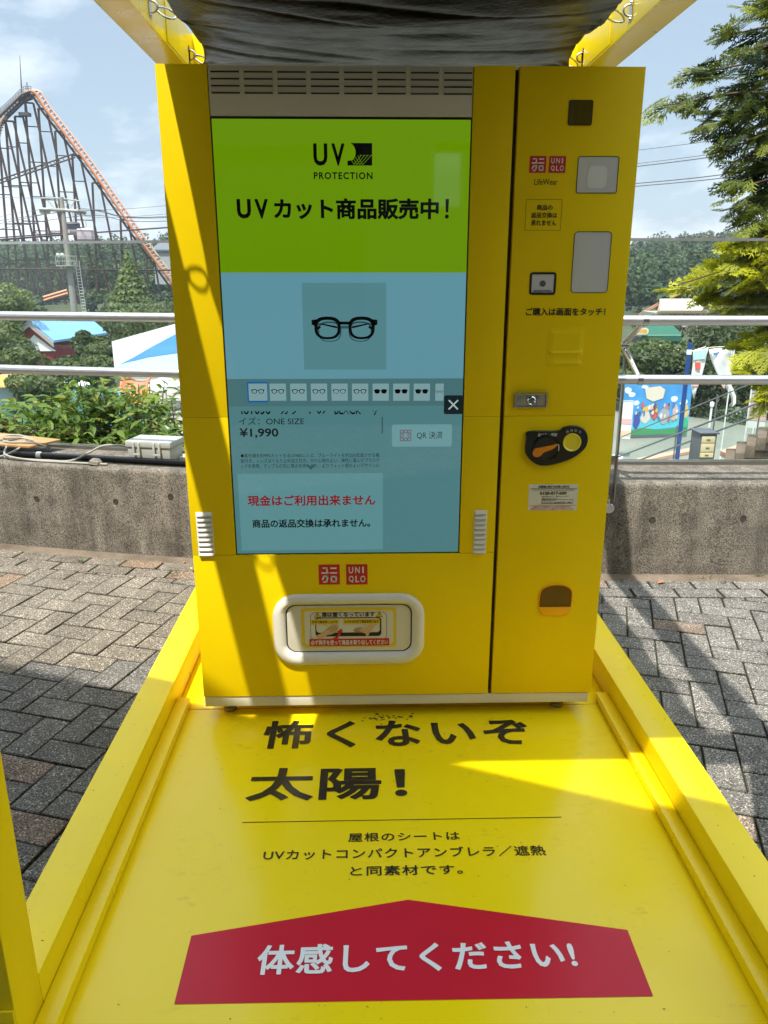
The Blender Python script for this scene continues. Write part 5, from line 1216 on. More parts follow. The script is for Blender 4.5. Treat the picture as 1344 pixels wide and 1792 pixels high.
tips = [(1158, 185, 6.4), (1190, 180, 6.8), (1216, 128, 6.6), (1238, 110, 7.0), (1262, 62, 6.8), (1240, 205, 6.9), (1228, 222, 6.5), (1262, 235, 7.0), (1252, 262, 6.5), (1275, 285, 6.6), (1282, 318, 6.8), (1300, 25, 7.2), (1292, 90, 6.5), (1290, 150, 7.0), (1300, 190, 6.6), (1306, 250, 6.8), (1318, 300, 7.0), (1285, 330, 6.5), (1264, 368, 6.6), (1290, 385, 6.9), (1320, 352, 6.8), (1310, 400, 6.5), (1330, 420, 7.0),
        (1192, 496, 6.3), (1215, 485, 6.6), (1248, 480, 6.9), (1285, 430, 6.5), (1300, 445, 6.8), (1270, 462, 6.6), (1305, 500, 6.5), (1325, 470, 7.0), (1240, 520, 6.7), (1270, 535, 6.6), (1320, 525, 6.7), (1300, 640, 6.2), (1316, 630, 6.5), (1325, 622, 6.7), (1334, 698, 6.2), (1340, 680, 6.5), (1345, 560, 6.9), (1340, 120, 6.7), (1345, 230, 7.0), (1335, 10, 6.8)]
for u, v, d in tips:
    if v < 425: limb(at(u, v, d))
def body(k_, z0, z1, r0, taper, um):
    for k in range(k_):
        a = rng.uniform(0, 6.28); z = rng.uniform(z0, z1); r_ = (r0 - taper * max(z, 0)) * rng.uniform(.5, 1.0); tp = Vector((cyp_b.x + r_ * math.cos(a), cyp_b.y + r_ * math.sin(a), z))
        dx = tp - CAM; uu = 672 + FPX * dx.dot(RT) / dx.dot(FW)
        if uu < um: tp = tp + Vector((.45, .25, 0))
        limb(tp, n=12, sc=.29)
body(125, 1.55, 6.1, 1.6, .15, 1292)
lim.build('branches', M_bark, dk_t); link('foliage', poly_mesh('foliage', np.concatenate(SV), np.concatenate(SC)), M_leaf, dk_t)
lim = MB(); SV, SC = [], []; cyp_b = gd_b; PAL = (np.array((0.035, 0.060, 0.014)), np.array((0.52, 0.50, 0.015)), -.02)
for u, v, d in tips:
    if v >= 425: limb(at(u, v, d))
body(34, .75, 1.9, 1.15, .1, 1300)
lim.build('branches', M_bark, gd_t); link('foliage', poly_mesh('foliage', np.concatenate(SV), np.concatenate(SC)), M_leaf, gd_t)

# ================================================================== ROLLER COASTER (left)
M_cst = mat('coaster_steel', (0.055, 0.036, 0.03), 0.75, spec=0.2); M_cor = mat('coaster_orange', (0.60, 0.21, 0.075), 0.5); M_cpk = mat('coaster_pale_rail', (0.55, 0.36, 0.28), 0.5); M_cdk = mat('coaster_dark', (0.05, 0.047, 0.05), 0.6)
DC = 150.0
cst_b = at(120, 530, DC); cst = thing('roller_coaster', 'tall roller coaster drop with orange rail on brown steel trestles', 'roller coaster', cst_b)
def cp(u, v, dd=0.0): return at(u, v, DC + dd)
ctr = [(36, 168), (48, 160), (60, 162), (69, 175), (84, 197), (131, 257), (184, 331), (244, 418), (298, 492), (362, 585)]
rail_pts = curve_pts([cp(u, v) for u, v in ctr], 8)
MB().tube(rail_pts, .22, 8).build('rail', M_cor, cst)
rail2 = curve_pts([cp(u + 9.5 + min(0, (u - 60) * .2), v - 1, 1.2) for u, v in ctr], 8); MB().tube(rail2, .22, 8).build('rail', M_cpk, cst)
und = curve_pts([cp(u - 4.5, v + 5, .6) for u, v in ctr], 8); und2 = curve_pts([cp(u + 4, v + 6, 1.2) for u, v in ctr], 8)
MB().tube(und, .20, 6).build('spine_tube', M_cst, cst); MB().tube(und2, .18, 6).build('spine_tube', M_cst, cst)
tie = MB()
def resample(P, n):
    L_ = [0]
    for a, b in zip(P, P[1:]): L_.append(L_[-1] + (b - a).length)
    out = []
    for k in range(n):
        s_ = L_[-1] * k / (n - 1); i = min(max(1, next((q for q, l in enumerate(L_) if l >= s_), len(L_) - 1)), len(L_) - 1); t = (s_ - L_[i - 1]) / (L_[i] - L_[i - 1] + 1e-9); out.append(P[i - 1].lerp(P[i], t))
    return out
A_, B_, C_, D_ = resample(rail_pts, 72), resample(rail2, 72), resample(und, 72), resample(und2, 72)
for k in range(72):
    tie.tube([A_[k], B_[k]], .12, 5)
    if k % 2 == 0: tie.tube([C_[k], A_[k]], .07, 4); tie.tube([D_[k], B_[k]], .09, 4); tie.tube([C_[k], D_[min(k + 2, 71)]], .07, 4)
tie.build('ties', M_cpk, cst)
lift = [cp(u, v) for u, v in ((48, 161), (38, 165), (5, 197), (-40, 238), (-80, 275))]
lb = MB()
for du, dv, dd, r_ in ((0, 0, 0, .28), (2, 7, .8, .24), (5, 12, 1.6, .22), (0, 4, 1.2, .2)): lb.tube([cp(u + du, v + dv, dd) for u, v in ((52, 160), (38, 165), (5, 197), (-40, 238), (-80, 275))], r_, 6)
for k in range(26):
    u = 50 - k * 5; v = 161 + max(0, k - 2) * 4.85 * .98; lb.tube([cp(u, v), cp(u + 6, v + 13, 1.6)], .12, 4)
lb.build('lift_track', M_cdk, cst)
ct = MB()
for dv in (6, 10): ct.tube([cp(u, v - dv, -.6) for u, v in ((55, 162), (46, 160), (38, 164), (5, 196), (-40, 236))], .055, 5)
for k in range(22): u = 54 - k * 4.4; v = (161 if u > 40 else 164 + (38 - u) * .98); ct.tube([cp(u, v, -.6), cp(u, v - 10.5, -.6)], .05, 4)
ct.build('catwalk_rail', M_steel_dk, cst)
turn = MB(); tp_ = [(10, 202), (3, 213), (-2, 228), (-4, 245)]
for du in (0, 6): turn.tube(curve_pts([cp(u + du * .6 - 2, v + du * .3, du * .2) for u, v in tp_], 6), .2, 6)
for k in range(9): u, v = 9 - k * 1.5, 203 + k * 4.6; turn.tube([cp(u - 2, v), cp(u + 2, v + 2, 1)], .12, 4)
turn.build('turn_track', M_cpk, cst)
MB().tube([cp(38, 163), cp(34.5, 97)], .11, 6, r1=.03).build('mast', M_cst, cst); MB().tube([cp(47.5, 160), cp(47, 144)], .07, 5).build('mast', M_cst, cst)
pl_ = MB(); q0 = cp(34, 196); pl_.box(q0.x - .2, q0.x + 1.4, q0.y, q0.y + 1.2, q0.z - .5, q0.z); pl_.tube([q0 + Vector((1.2, .2, 0)), q0 + Vector((1.2, .2, 1.3))], .06, 4); pl_.build('service_platform', M_cdk, cst)
tops = [(-14, 236), (2, 215), (15.5, 212), (32, 204), (50, 180), (73, 190), (102, 230), (132, 272), (167, 320), (216, 384), (262, 450)]
rad = at(120, 530, 1).xy - CAM.xy; side_ = Vector((rad.y, -rad.x, 0)).normalized()
for i, (u, v) in enumerate(tops):
    p = cp(u, v, .6); zb = terrain(p.x, p.y) - .5; h = p.z - zb; m = MB(); w_ = .5
    lt, rt_ = p - side_ * w_, p + side_ * (w_ + .2); lbm = Vector((p.x, p.y, zb)) - side_ * (w_ + h * .055); rb_ = Vector((p.x, p.y, zb)) + side_ * (w_ + h * .115)
    m.tube([lt, lbm], .19, 7); m.tube([rt_, rb_], .18, 7); m.tube([lt, rt_], .15, 6)
    n_ = max(2, int(h / 5.2))
    for k in range(1, n_):
        f = (k - .35) / n_; m.tube([lt.lerp(lbm, f), rt_.lerp(rb_, f)], .09, 5)
        if f > .55: m.tube([lt.lerp(lbm, f), rt_.lerp(rb_, min(1, f + 1 / n_))], .07, 4)
    m.build('trestle', M_cst, cst)
for (a, b_, r_, dd) in (((-10, 318), (132, 268), .12, -.4), ((-10, 324), (132, 275), .12, -.4)): MB().tube([cp(*a, dd), cp(*b_, dd)], r_, 5).build('brace', M_cst, cst)
zz_ = MB()
for k in range(18): u = -8 + k * 7.8; v = 318 - (u + 10) * .352; zz_.tube([cp(u, v, -.4), cp(u + (4 if k % 2 else 7), v + 5.5, -.4)], .06, 4)
zz_.build('brace_lattice', M_cst, cst)
for a, b_, r_ in (((-20, 421), (110, 411), .17), ((110, 411), (310, 397), .13), ((-20, 470), (310, 473), .15), ((-20, 417), (110, 408), .1)): MB().tube([cp(*a, -.5), cp(*b_, -.5)], r_, 5).build('brace', M_cst, cst)
xb = MB()
for k in range(13): u = -15 + k * 22; xb.tube([cp(u, 471, .8), cp(u - 14, 526, .8)], .12, 4); xb.tube([cp(u, 471, .8), cp(u + 18, 526, .8)], .10, 4)
xb.build('cross_bracing', M_cst, cst)
lo_ = MB()
for du, dv in ((0, 0), (2, 5)): lo_.tube([cp(73 + du, 521 + dv, -6), cp(117 + du, 508 + dv, -6)], .24, 6)
for k in range(8): lo_.tube([cp(74 + k * 5.5, 521 - k * 1.6, -6), cp(76 + k * 5.5, 526 - k * 1.6, -6)], .1, 4)
lo_.build('low_track', M_cor, cst)

# ------------------------------------------------------------------ ropeway
M_conc = mat('pylon_concrete', (0.26, 0.235, 0.20), 0.8, var=.08, vscale=2); M_pst = mat('pylon_steel', (0.36, 0.36, 0.31), 0.6)
DP = 82.0; pt = at(107, 343, DP); pb = Vector((pt.x, pt.y, terrain(pt.x, pt.y) - .3)); pyl = thing('ropeway_pylon', 'grey ropeway pylon with crossarm and side ladder before the coaster', 'pylon', pb)
sd2 = Vector((math.cos(R(-20)), -math.sin(R(-20)), 0)); S = lambda k: Vector((pt.x, pt.y, 0)) + sd2 * k
zv = lambda v: at(110, v, DP).z
MB().tube([pb, Vector((pt.x, pt.y, zv(345)))], .36, 16, r1=.19).build('pole', M_conc, pyl)
a = MB()
for o in (-.18, .18): a.tube([S(-1.95) + Vector((0, o, zv(367))), S(2.0) + Vector((0, o, zv(369)))], .14, 8)
a.build('crossarm', M_pst, pyl)
a = MB(); a.tube([S(-1.75) + Vector((0, 0, zv(348))), S(-.5) + Vector((0, 0, zv(347))), S(.3) + Vector((0, 0, zv(348))), S(1.6) + Vector((0, 0, zv(351)))], .07, 6)
for k in (-1.2, -.5, .5, 1.1): a.tube([S(k * 1.1) + Vector((0, 0, zv(348))), S(k * .6) + Vector((0, 0, zv(364)))], .04, 4)
a.build('top_frame', M_pst, pyl)
a = MB()
for k in (-1.8, -1.3, 1.3, 1.8): a.lathe([(.05, -.08), (.22, -.08), (.22, .08), (.05, .08)], S(k) + Vector((0, 0, zv(371))), (0, 1, 0), 12)
a.build('sheaves', M_pst, pyl)
a = MB(); zc_ = zv(466); a.lathe([(.3, 0), (.95, 0), (.95, .08), (.3, .08)], S(-.2) + Vector((0, 0, zc_)), (0, 0, 1), 20)
for z in (.45, .9): a.tube([S(-.2) + Vector((.95 * math.cos(t), .95 * math.sin(t), zc_ + z)) for t in np.linspace(0, 6.283, 20)], .025, 4)
for t in np.linspace(0, 6.283, 13)[:-1]: a.tube([S(-.2) + Vector((.95 * math.cos(t), .95 * math.sin(t), zc_)), S(-.2) + Vector((.95 * math.cos(t), .95 * math.sin(t), zc_ + .9))], .02, 4)
a.build('work_platform', M_pst, pyl)
a = MB()
for k in (.62, .98): a.tube([S(k) + Vector((0, -.2, zc_ + .5)), S(k + .25) + Vector((0, -.2, pb.z))], .035, 4)
for k in range(30): f = k / 30; a.tube([S(.62 + .25 * f) + Vector((0, -.2, zc_ + (pb.z - zc_) * f)), S(.98 + .25 * f) + Vector((0, -.2, zc_ + (pb.z - zc_) * f))], .02, 4)
a.build('ladder', M_alu, pyl)
for u in (102, 109.5):
    c = at(u, 447, DP - 1); a = MB(); a.lathe([(.02, -.2), (.24, 0), (.2, .03), (.02, .06)], c, (-.3, -1, -.4), 14); a.build('floodlight', M_white, pyl)
M_gond = mat('gondola_glass', (0.035, 0.04, 0.05), .15); M_gpk = mat('gondola_pale', (0.42, 0.36, 0.38), .45)
def gondola(u, v, d, w_, h, lb, pale):
    c = at(u, v, d); g = thing('gondola', lb, 'gondola', c, 'ropeway gondolas'); s = w_ / 2; X_ = sd2; Y_ = Vector((-sd2.y, sd2.x, 0))
    def loop(k, z): return [c + X_ * (s * k * a) + Y_ * (s * .8 * k * b) + Vector((0, 0, z)) for a, b in ((-1, -.6), (-.6, -1), (.6, -1), (1, -.6), (1, .6), (.6, 1), (-.6, 1), (-1, .6))]
    def shell(zs, name, m_):
        V = [p for k, z in zs for p in loop(k, z)]; F_ = [[i * 8 + q, i * 8 + (q + 1) % 8, i * 8 + 8 + (q + 1) % 8, i * 8 + 8 + q] for i in range(len(zs) - 1) for q in range(8)] + [list(range(8))[::-1], [(len(zs) - 1) * 8 + q for q in range(8)]]
        MB().add(V, F_).build(name, m_, g)
    shell([(.82, -h * .5), (.98, -h * .38), (1.0, -h * .1)], 'cabin', M_gpk); shell([(1.0, -h * .1 + .002), (.96, h * .36)], 'window_band', M_gpk if pale else M_gond); shell([(1.03, h * .36), (.85, h * .5), (.3, h * .55)], 'cabin_roof', M_gpk if pale else M_cdk)
    MB().tube([c + Vector((0, 0, h * .5)), c + X_ * .15 + Vector((0, 0, h * .8)), c + X_ * .1 + Vector((0, 0, h * 1.25))], .05, 6).build('hanger', M_pst, g)
gondola(128.5, 400, 95, 1.45, 1.25, 'dark windowed gondola right of the ropeway pylon', False); gondola(150, 411, 84, 1.6, 1.1, 'pale pink gondola nearest the orange coaster rail', True)
M_rope = mat('ropeway_cable', (0.10, 0.10, 0.10), .5)
ends = [((80, 348), (-60, 345), (1119, 262.5), (1360, 226)), ((82, 366), (-60, 392), (1117, 286), (1360, 241)), ((134, 367), (-60, 404), (1116, 291), (1360, 249)), ((136, 369), (-60, 395), (1112.7, 321), (1360, 283)), ((140, 378), (-60, 412), (1112.7, 326), (1360, 294))]
for i, (pp, pl0, r0, r1) in enumerate(ends):
    P = [at(*pl0, 120), at(*pp, DP), at(pp[0] + 150, pp[1] + (17, 13, 12, 12, 9)[i], 72), at(r0[0], r0[1], 52), at(r1[0], r1[1], 44)]
    o = MB().tube(curve_pts(P, 14), (.018, .018, .03, .03, .028)[i], 6).build('ropeway_cable', M_rope, loc=P[1])
    prop(o, ('topmost and thinnest ropeway cable right of the machine', 'second ropeway cable from the top, thin and pale', 'third ropeway cable from the top, dark', 'fourth ropeway cable from the top, upper of the low pair', 'lowest ropeway cable of the five')[i], 'cable', 'ropeway cables')

# ------------------------------------------------------------------ left: house, hoarding, pool, slide, small things
M_blue = mat('blue_roof', (0.20, 0.42, 0.70), .45, var=.06, vscale=1.5); M_rw = mat('red_boards', (0.27, 0.03, 0.04), .7); M_wt = mat('white_paint', (0.76, 0.76, 0.74), .5)
Ap, Be, Ce = at(57, 563, 70), at(100, 599, 69), at(12, 600, 72); Rv = at(152, 565.5, 77) - Ap; Rv.z = 0
hs_ = thing('house', 'red boarded house with a pale blue gabled roof among the trees', 'house', (Ap.x, Ap.y, ZG))
z0 = Vector((0, 0, -4.2)); inw = (Ce - Be).normalized() * .5
MB().add([Be + inw, Ap - Vector((0, 0, .25)), Ce - inw, Ce - inw + z0, Be + inw + z0] + [p + Rv for p in (Be + inw, Ap - Vector((0, 0, .25)), Ce - inw, Ce - inw + z0, Be + inw + z0)], [(0, 1, 2, 3, 4), (9, 8, 7, 6, 5), (0, 4, 9, 5), (2, 7, 8, 3)]).build('wall', M_rw, hs_, fix=True)
fwd = -Rv.normalized() * .4
for E_, sgn in ((Be, 1), (Ce, -1)):
    rf = MB(); rf.prism([Ap + fwd, E_ + fwd, E_ + Rv, Ap + Rv], (0, 0, .18)); rf.build('roof', M_blue, hs_, fix=True)
    br_ = MB(); br_.prism([Ap + fwd * 1.2 + Vector((0, 0, .05)), E_ + fwd * 1.2 + Vector((0, 0, .05)), E_ + fwd * 1.2 - Vector((0, 0, .35)), Ap + fwd * 1.2 - Vector((0, 0, .35))], fwd * .25); br_.build('barge_board', mat('grey_barge', (0.36, 0.32, 0.30), .6), hs_, fix=True)
wg = MB(); m0 = Ap.lerp((Be + Ce) / 2, .62) + fwd * .1; ex = (Be - Ce).normalized(); wg.prism([m0 + ex * 0.3, m0 - ex * 1.3 - Vector((0, 0, 1.3)), m0 + ex * 2.1 - Vector((0, 0, 1.3))], fwd * .4); wg.build('dormer', M_wt, hs_, fix=True)
# hoarding / fabric wall with blue swoosh
hd = [at(195.5, 597.5, 46), at(305, 567, 45), at(420, 533, 44)]; hb = [Vector((p.x, p.y, at(u, v, d).z)) for p, (u, v, d) in zip(hd, ((196, 646, 46), (305, 650, 45), (420, 655, 44)))]
ho = thing('hoarding', 'white fabric hoarding with a blue swoosh rising to the right', 'hoarding', (hd[0].x, hd[0].y, ZG))
mb = MB(); mb.prism([hb[0], hb[1], hb[2], hd[2], hd[1], hd[0]], (0.1, .45, 0)); mb.build('panel', mat('white_tarpaulin', (0.74, 0.73, 0.70), .6), ho, fix=True)
def hp(u, v, k): p = at(u, v, 45.4); t_ = (p.x - hd[0].x) / (hd[2].x - hd[0].x); q = hd[0].lerp(hd[2], t_); d0 = math.hypot(q.x - CAM.x, q.y - CAM.y); r_ = at(u, v, d0 - k); return r_
mb = MB(); mb.prism([hp(209, 638, .02), hp(260, 625, .02), hp(315, 617, .02), hp(420, 600, .02), hp(420, 550, .02), hp(305, 586, .02), hp(262, 609, .02), hp(235, 625, .02)], (0.0, -.03, 0)); mb.build('swoosh', mat('blue_tarpaulin', (0.10, 0.33, 0.72), .5), ho, fix=True)
mb = MB(); mb.prism([hp(209, 638.6, .02), hp(210, 646, .02), hp(315, 649, .02), hp(420, 652, .02), hp(420, 600.6, .02), hp(315, 617.6, .02), hp(260, 625.6, .02)], (0.0, -.03, 0)); mb.build('swoosh', mat('mint_tarpaulin', (0.55, 0.74, 0.75), .5), ho, fix=True)
for k in range(3):
    q = hb[k]; mb = MB(); mb.tube([Vector((q.x + .3, q.y + .5, ZG)), Vector((q.x + .3, q.y + .5, q.z + .2))], .06, 8); mb.build('support_post', M_pst, ho)
def gpt(u, v, z=ZG): return atz(u, v, z)
pool = MB(); pool.face([Vector((p.x, p.y, ZG + .05)) for p in (gpt(-60, 752), gpt(262, 752), gpt(232, 694), gpt(190, 682), gpt(60, 680), gpt(-40, 686))])
prop(pool.build('pool_water', mat('pool_water', (0.10, 0.52, 0.66), .06, spec=.5, bump=.25, bscale=3), smooth=False), kind='structure')
dk_ = MB(); dk_.face([Vector((p.x, p.y, ZG + .02)) for p in (gpt(-120, 770), gpt(420, 770), gpt(420, 664), gpt(-120, 664))]); prop(dk_.build('pool_deck', mat('pool_deck_paint', (0.33, 0.27, 0.26), .8, var=.12, vscale=.4), smooth=False), kind='structure')
sl2 = thing('water_slide', 'orange water slide chute beside the pool under the hoarding', 'slide', gpt(235, 690))
pts = curve_pts([at(246, 652, 46), at(236, 664, 45), at(234, 680, 44), at(240, 692, 43)], 8); ch = MB()
prf = [(.75 * math.cos(t), .55 * math.sin(t)) for t in np.linspace(R(180), R(360), 9)]
V = []; 
for p in pts: V += [p + Vector((a, 0, b_)) for a, b_ in prf]
ch.add(V, [[i * 9 + k, i * 9 + k + 1, i * 9 + 10 + k, i * 9 + 9 + k] for i in range(len(pts) - 1) for k in range(8)]); o = ch.build('chute', mat('orange_fibreglass', (0.75, 0.22, 0.10), .35), sl2); md_ = o.modifiers.new('t', 'SOLIDIFY'); md_.thickness = .08
for k in (4, 18): p = pts[min(k, len(pts) - 1)]; MB().tube([Vector((p.x, p.y + .2, ZG)), p - Vector((0, 0, .5))], .1, 8).build('leg', M_wt, sl2)
def parasol(u, v, d, r_, col, lb):
    c = at(u, v, d); t = thing('parasol', lb, 'parasol', (c.x, c.y, ZG), 'parasols by the pool'); MB().lathe([(.02, 0), (.5 * r_, -.25 * r_), (r_, -.42 * r_), (r_, -.55 * r_), (r_ * .97, -.55 * r_), (r_ * .97, -.43 * r_), (.02, -.05)], c, (0, 0, 1), 8).build('canopy', mat('parasol_%d' % int(col[0] * 99), col, .6), t, ang=10)
    MB().tube([Vector((c.x, c.y, ZG)), c], .04, 6).build('pole', M_wt, t)
parasol(58, 656, 46, 1.1, (0.75, 0.50, 0.06), 'yellow parasol behind the shrub with the bare stem'); parasol(118, 657, 47, 1.2, (0.74, 0.72, 0.68), 'white parasol under the lower rail'); parasol(288, 656, 45, 1.2, (0.70, 0.70, 0.66), 'white parasol by the grey pool deck next to the machine'); parasol(12, 628, 58, 1.3, (0.62, 0.50, 0.33), 'cream parasol at the left edge between the rails')
ks = at(22, 668, 44); kk = thing('kiosk', 'grey kiosk with orange awning at the left edge below the lower rail', 'kiosk', (ks.x, ks.y, ZG)); mb = MB(); mb.box(ks.x - 1.2, ks.x + .7, ks.y, ks.y + 1.6, ZG, ks.z + .2); mb.build('wall', mat('kiosk_grey', (0.30, 0.30, 0.31), .6), kk, bevel=.03); mb = MB(); mb.prism([(ks.x - 1.3, ks.y - .05, ks.z + .3), (ks.x + .8, ks.y - .05, ks.z + .3), (ks.x + .8, ks.y - .7, ks.z - .2), (ks.x - 1.3, ks.y - .7, ks.z - .2)], (0, 0, .06)); mb.build('awning', mat('orange_awning', (0.70, 0.33, 0.07), .6), kk, fix=True)
for u, v, d, lb in ((300, 667, 43, 'black folding table on the pool deck beside the machine'),):
    c = at(u, v, d); t = thing('table', lb, 'table', (c.x, c.y, ZG)); mb = MB(); mb.box(c.x - .55, c.x + .55, c.y - .4, c.y + .4, ZG + .7, ZG + .76); mb.build('table_top', M_cdk, t, bevel=.01)
    for sx in (-.48, .48):
        mb = MB(); mb.box(c.x + sx - .03, c.x + sx + .03, c.y - .3, c.y + .3, ZG + .02, ZG + .699); mb.build('leg', M_cdk, t)
# far roofs at the left
for u, v, d, w_, lb in ((290, 430, 160, 5, 'grey roofed building on the treeline beside the coaster rail'),):
    c = at(u, v, d); t = thing('far_building', lb, 'building', (c.x, c.y, terrain(c.x, c.y))); zb = c.z - 3; mb = MB(); mb.box(c.x - w_ / 2, c.x + w_, c.y, c.y + 6, zb - 4, c.z - 1); mb.build('wall', mat('far_wall', (0.36, 0.37, 0.38), .7), t)
    mb = MB(); mb.prism([(c.x - w_ / 2 - .4, c.y - .4, c.z - 1), (c.x + w_ + .4, c.y - .4, c.z - 1), (c.x + w_ - 1, c.y + 3, c.z + .6), (c.x - w_ / 2 + 1, c.y + 3, c.z + .6)], (0, 0, .3)); mb.build('roof', mat('slate_roof', (0.13, 0.14, 0.16), .6), t, fix=True)

# ================================================================== RIGHT SIDE OF THE VALLEY
b = at(1190, 548, 118); cb = thing('arcade_building', 'cream building with tiled roof and arched balcony on the far slope', 'building', (b.x, b.y, terrain(b.x, b.y)))
M_cream = mat('cream_render', (0.45, 0.40, 0.31), .7); M_tile = mat('tan_tiles', (0.27, 0.18, 0.11), .7)
xa, xb_ = at(1148, 548, 118).x, at(1240, 548, 118).x; zt_, ze, zf, z0_ = at(1190, 536, 118).z, at(1190, 548, 118).z, at(1190, 572, 118).z, at(1190, 600, 118).z
mb = MB(); mb.box(xa, xb_, b.y + 1.5, b.y + 7, z0_, ze); mb.build('wall', M_cream, cb)
rf = MB(); rf.prism([(xa - .5, b.y - .5, ze), (xb_ + .5, b.y - .5, ze), (xb_ - .5, b.y + 4, zt_ + .5), (xa + 1.5, b.y + 4, zt_ + .5)], (0, 0, .25)); rf.build('roof', M_tile, cb, fix=True)
rd = MB()
for k in range(26): x = xa + (xb_ - xa) * k / 25; x2 = xa + 1.5 + (xb_ - .5 - xa - 1.5) * k / 25; rd.tube([(x, b.y - .55, ze + .28), (x2, b.y + 4, zt_ + .78)], .15, 5)
rd.build('roof_ridges', mat('pale_tile', (0.50, 0.42, 0.30), .7), cb)
for k in range(11):
    x = xa + (xb_ - xa) * (k + .1) / 10.2; mb = MB(); mb.lathe([(.16, 0), (.11, .1), (.10, ze - zf - .2), (.17, ze - zf - .02)], (x, b.y, zf), (0, 0, 1), 10); mb.build('column', M_cream, cb)
mb = MB(); mb.box(xa, xb_, b.y - .2, b.y + 1.498, z0_, zf - .002); mb.build('balcony', M_cream, cb)
mb = MB(); mb.box(xa, xb_, b.y - .1, b.y - .05, zf + .45, zf + .52); 
for k in range(60): x = xa + (xb_ - xa) * k / 59; mb.box(x - .02, x + .02, b.y - .1, b.y - .05, zf, zf + .449)
mb.build('balustrade', M_wt, cb)
pv2 = at(1206, 581, 112); mb = MB(); mb.box(pv2.x - .9, pv2.x + 1.6, pv2.y, pv2.y + 3, pv2.z - 3, pv2.z + .5); o = mb.build('kiosk', mat('plum_wall', (0.22, 0.12, 0.13), .7), bevel=.03, loc=pv2); prop(o, 'small plum brown block in front of the cream building', 'kiosk')
g0 = at(1165, 582, 90); gs = thing('game_arcade', 'long green awning shop with an orange sign below the top rail', 'shop', (g0.x, g0.y, terrain(g0.x, g0.y))); xa, xb_ = at(1118, 580, 90).x, at(1200, 580, 90).x; zt_, zl_ = at(1165, 577, 90).z, at(1165, 588, 90).z
M_grn = mat('green_awning', (0.012, 0.10, 0.06), .7); M_gp = mat('pale_green_edge', (0.25, 0.45, 0.34), .6)
mb = MB(); mb.prism([(xa, g0.y, zl_), (xb_, g0.y, zl_), (xb_ - .3, g0.y + 2.5, zt_ + .3), (xa + 1.2, g0.y + 2.5, zt_ + .3)], (0, 0, .12)); mb.build('awning', M_grn, gs, fix=True)
mb = MB(); mb.box(xa, xb_, g0.y - .06, g0.y - .01, zl_ - .55, zl_ + .12); mb.build('fascia', M_grn, gs); mb = MB(); mb.box(xa, xb_, g0.y - .09, g0.y - .061, zl_ + .03, zl_ + .13); mb.build('fascia_trim', M_gp, gs)
mb = MB(); mb.box(xa, xb_, g0.y + .6, g0.y + 4, zl_ - 3.2, zl_ - .1); mb.build('wall', mat('shop_dark', (0.05, 0.055, 0.05), .7), gs)
zc_ = at(1120, 579, 89).z; x0_, x1_ = at(1105, 579, 89).x, at(1134, 579, 89).x; yy = g0.y - .5
mb = MB(); mb.prism(xz(rrect(x0_, x1_, zc_ - .34, zc_ + .34, .3, 5), yy), (0, .15, 0)); sg_ = mb.build('sign', mat('cream_sign', (0.74, 0.62, 0.42), .5), gs, fix=True)
mb = MB(); put_text(mb, 'GAMES', x0_ + .18, x1_ - .18, zc_ - .2, zc_ + .2, lambda a, c: (a, yy - .02, c), bold=.06); mb.build('sign_lettering', mat('orange_letter', (0.85, 0.36, 0.02), .5), sg_, smooth=False)
for i, (u, v, d, w_, c_, lb) in enumerate(((1158, 602, 62, 1.6, (0.42, 0.38, 0.33), 'small beige tent roof among the trees left of the blue pole'), (1175, 612, 58, 1.3, (0.50, 0.45, 0.36), 'lower beige tent roof behind the rounded tree'), (1145, 618, 60, 1.8, (0.16, 0.30, 0.62), 'blue tarpaulin roof among the trees by the railing post'), (1188, 624, 54, 1.2, (0.10, 0.17, 0.42), 'dark blue tarpaulin roof beside the blue pole'))):
    c = at(u, v, d); t = thing('tent', lb, 'tent', (c.x, c.y, terrain(c.x, c.y)), 'tent roofs among the right trees'); s = w_
    mb = MB(); mb.add([(c.x - s, c.y - s, c.z - .5), (c.x + s, c.y - s, c.z - .5), (c.x + s, c.y + s, c.z - .5), (c.x - s, c.y + s, c.z - .5), (c.x, c.y, c.z)], [(0, 1, 4), (1, 2, 4), (2, 3, 4), (3, 0, 4), (3, 2, 1, 0)]); mb.build('canopy', mat('tent_%d' % i, c_, .6), t, smooth=False)
    for sx in (-1, 1):
        for sy in (-1, 1): MB().tube([(c.x + sx * s * .95, c.y + sy * s * .95, terrain(c.x, c.y) - .2), (c.x + sx * s * .95, c.y + sy * s * .95, c.z - .5)], .03, 5).build('pole', M_wt, t)
ct2 = thing('coaster_track', 'thin orange coaster rail climbing to the right above the top rail', 'coaster track', at(1130, 545, 128)); 
for dv in (0, 3.2): MB().tube([at(1118, 550 + dv, 128), at(1160, 526 + dv, 128), at(1206, 503 + dv, 128)], .13, 6).build('rail', mat('faded_orange', (0.55, 0.22, 0.12), .5), ct2)
for u in (1128, 1160, 1190): p = at(u, 545 - (u - 1130) * .53, 128); MB().tube([p, Vector((p.x, p.y, terrain(p.x, p.y)))], .1, 6).build('support', M_cst, ct2)
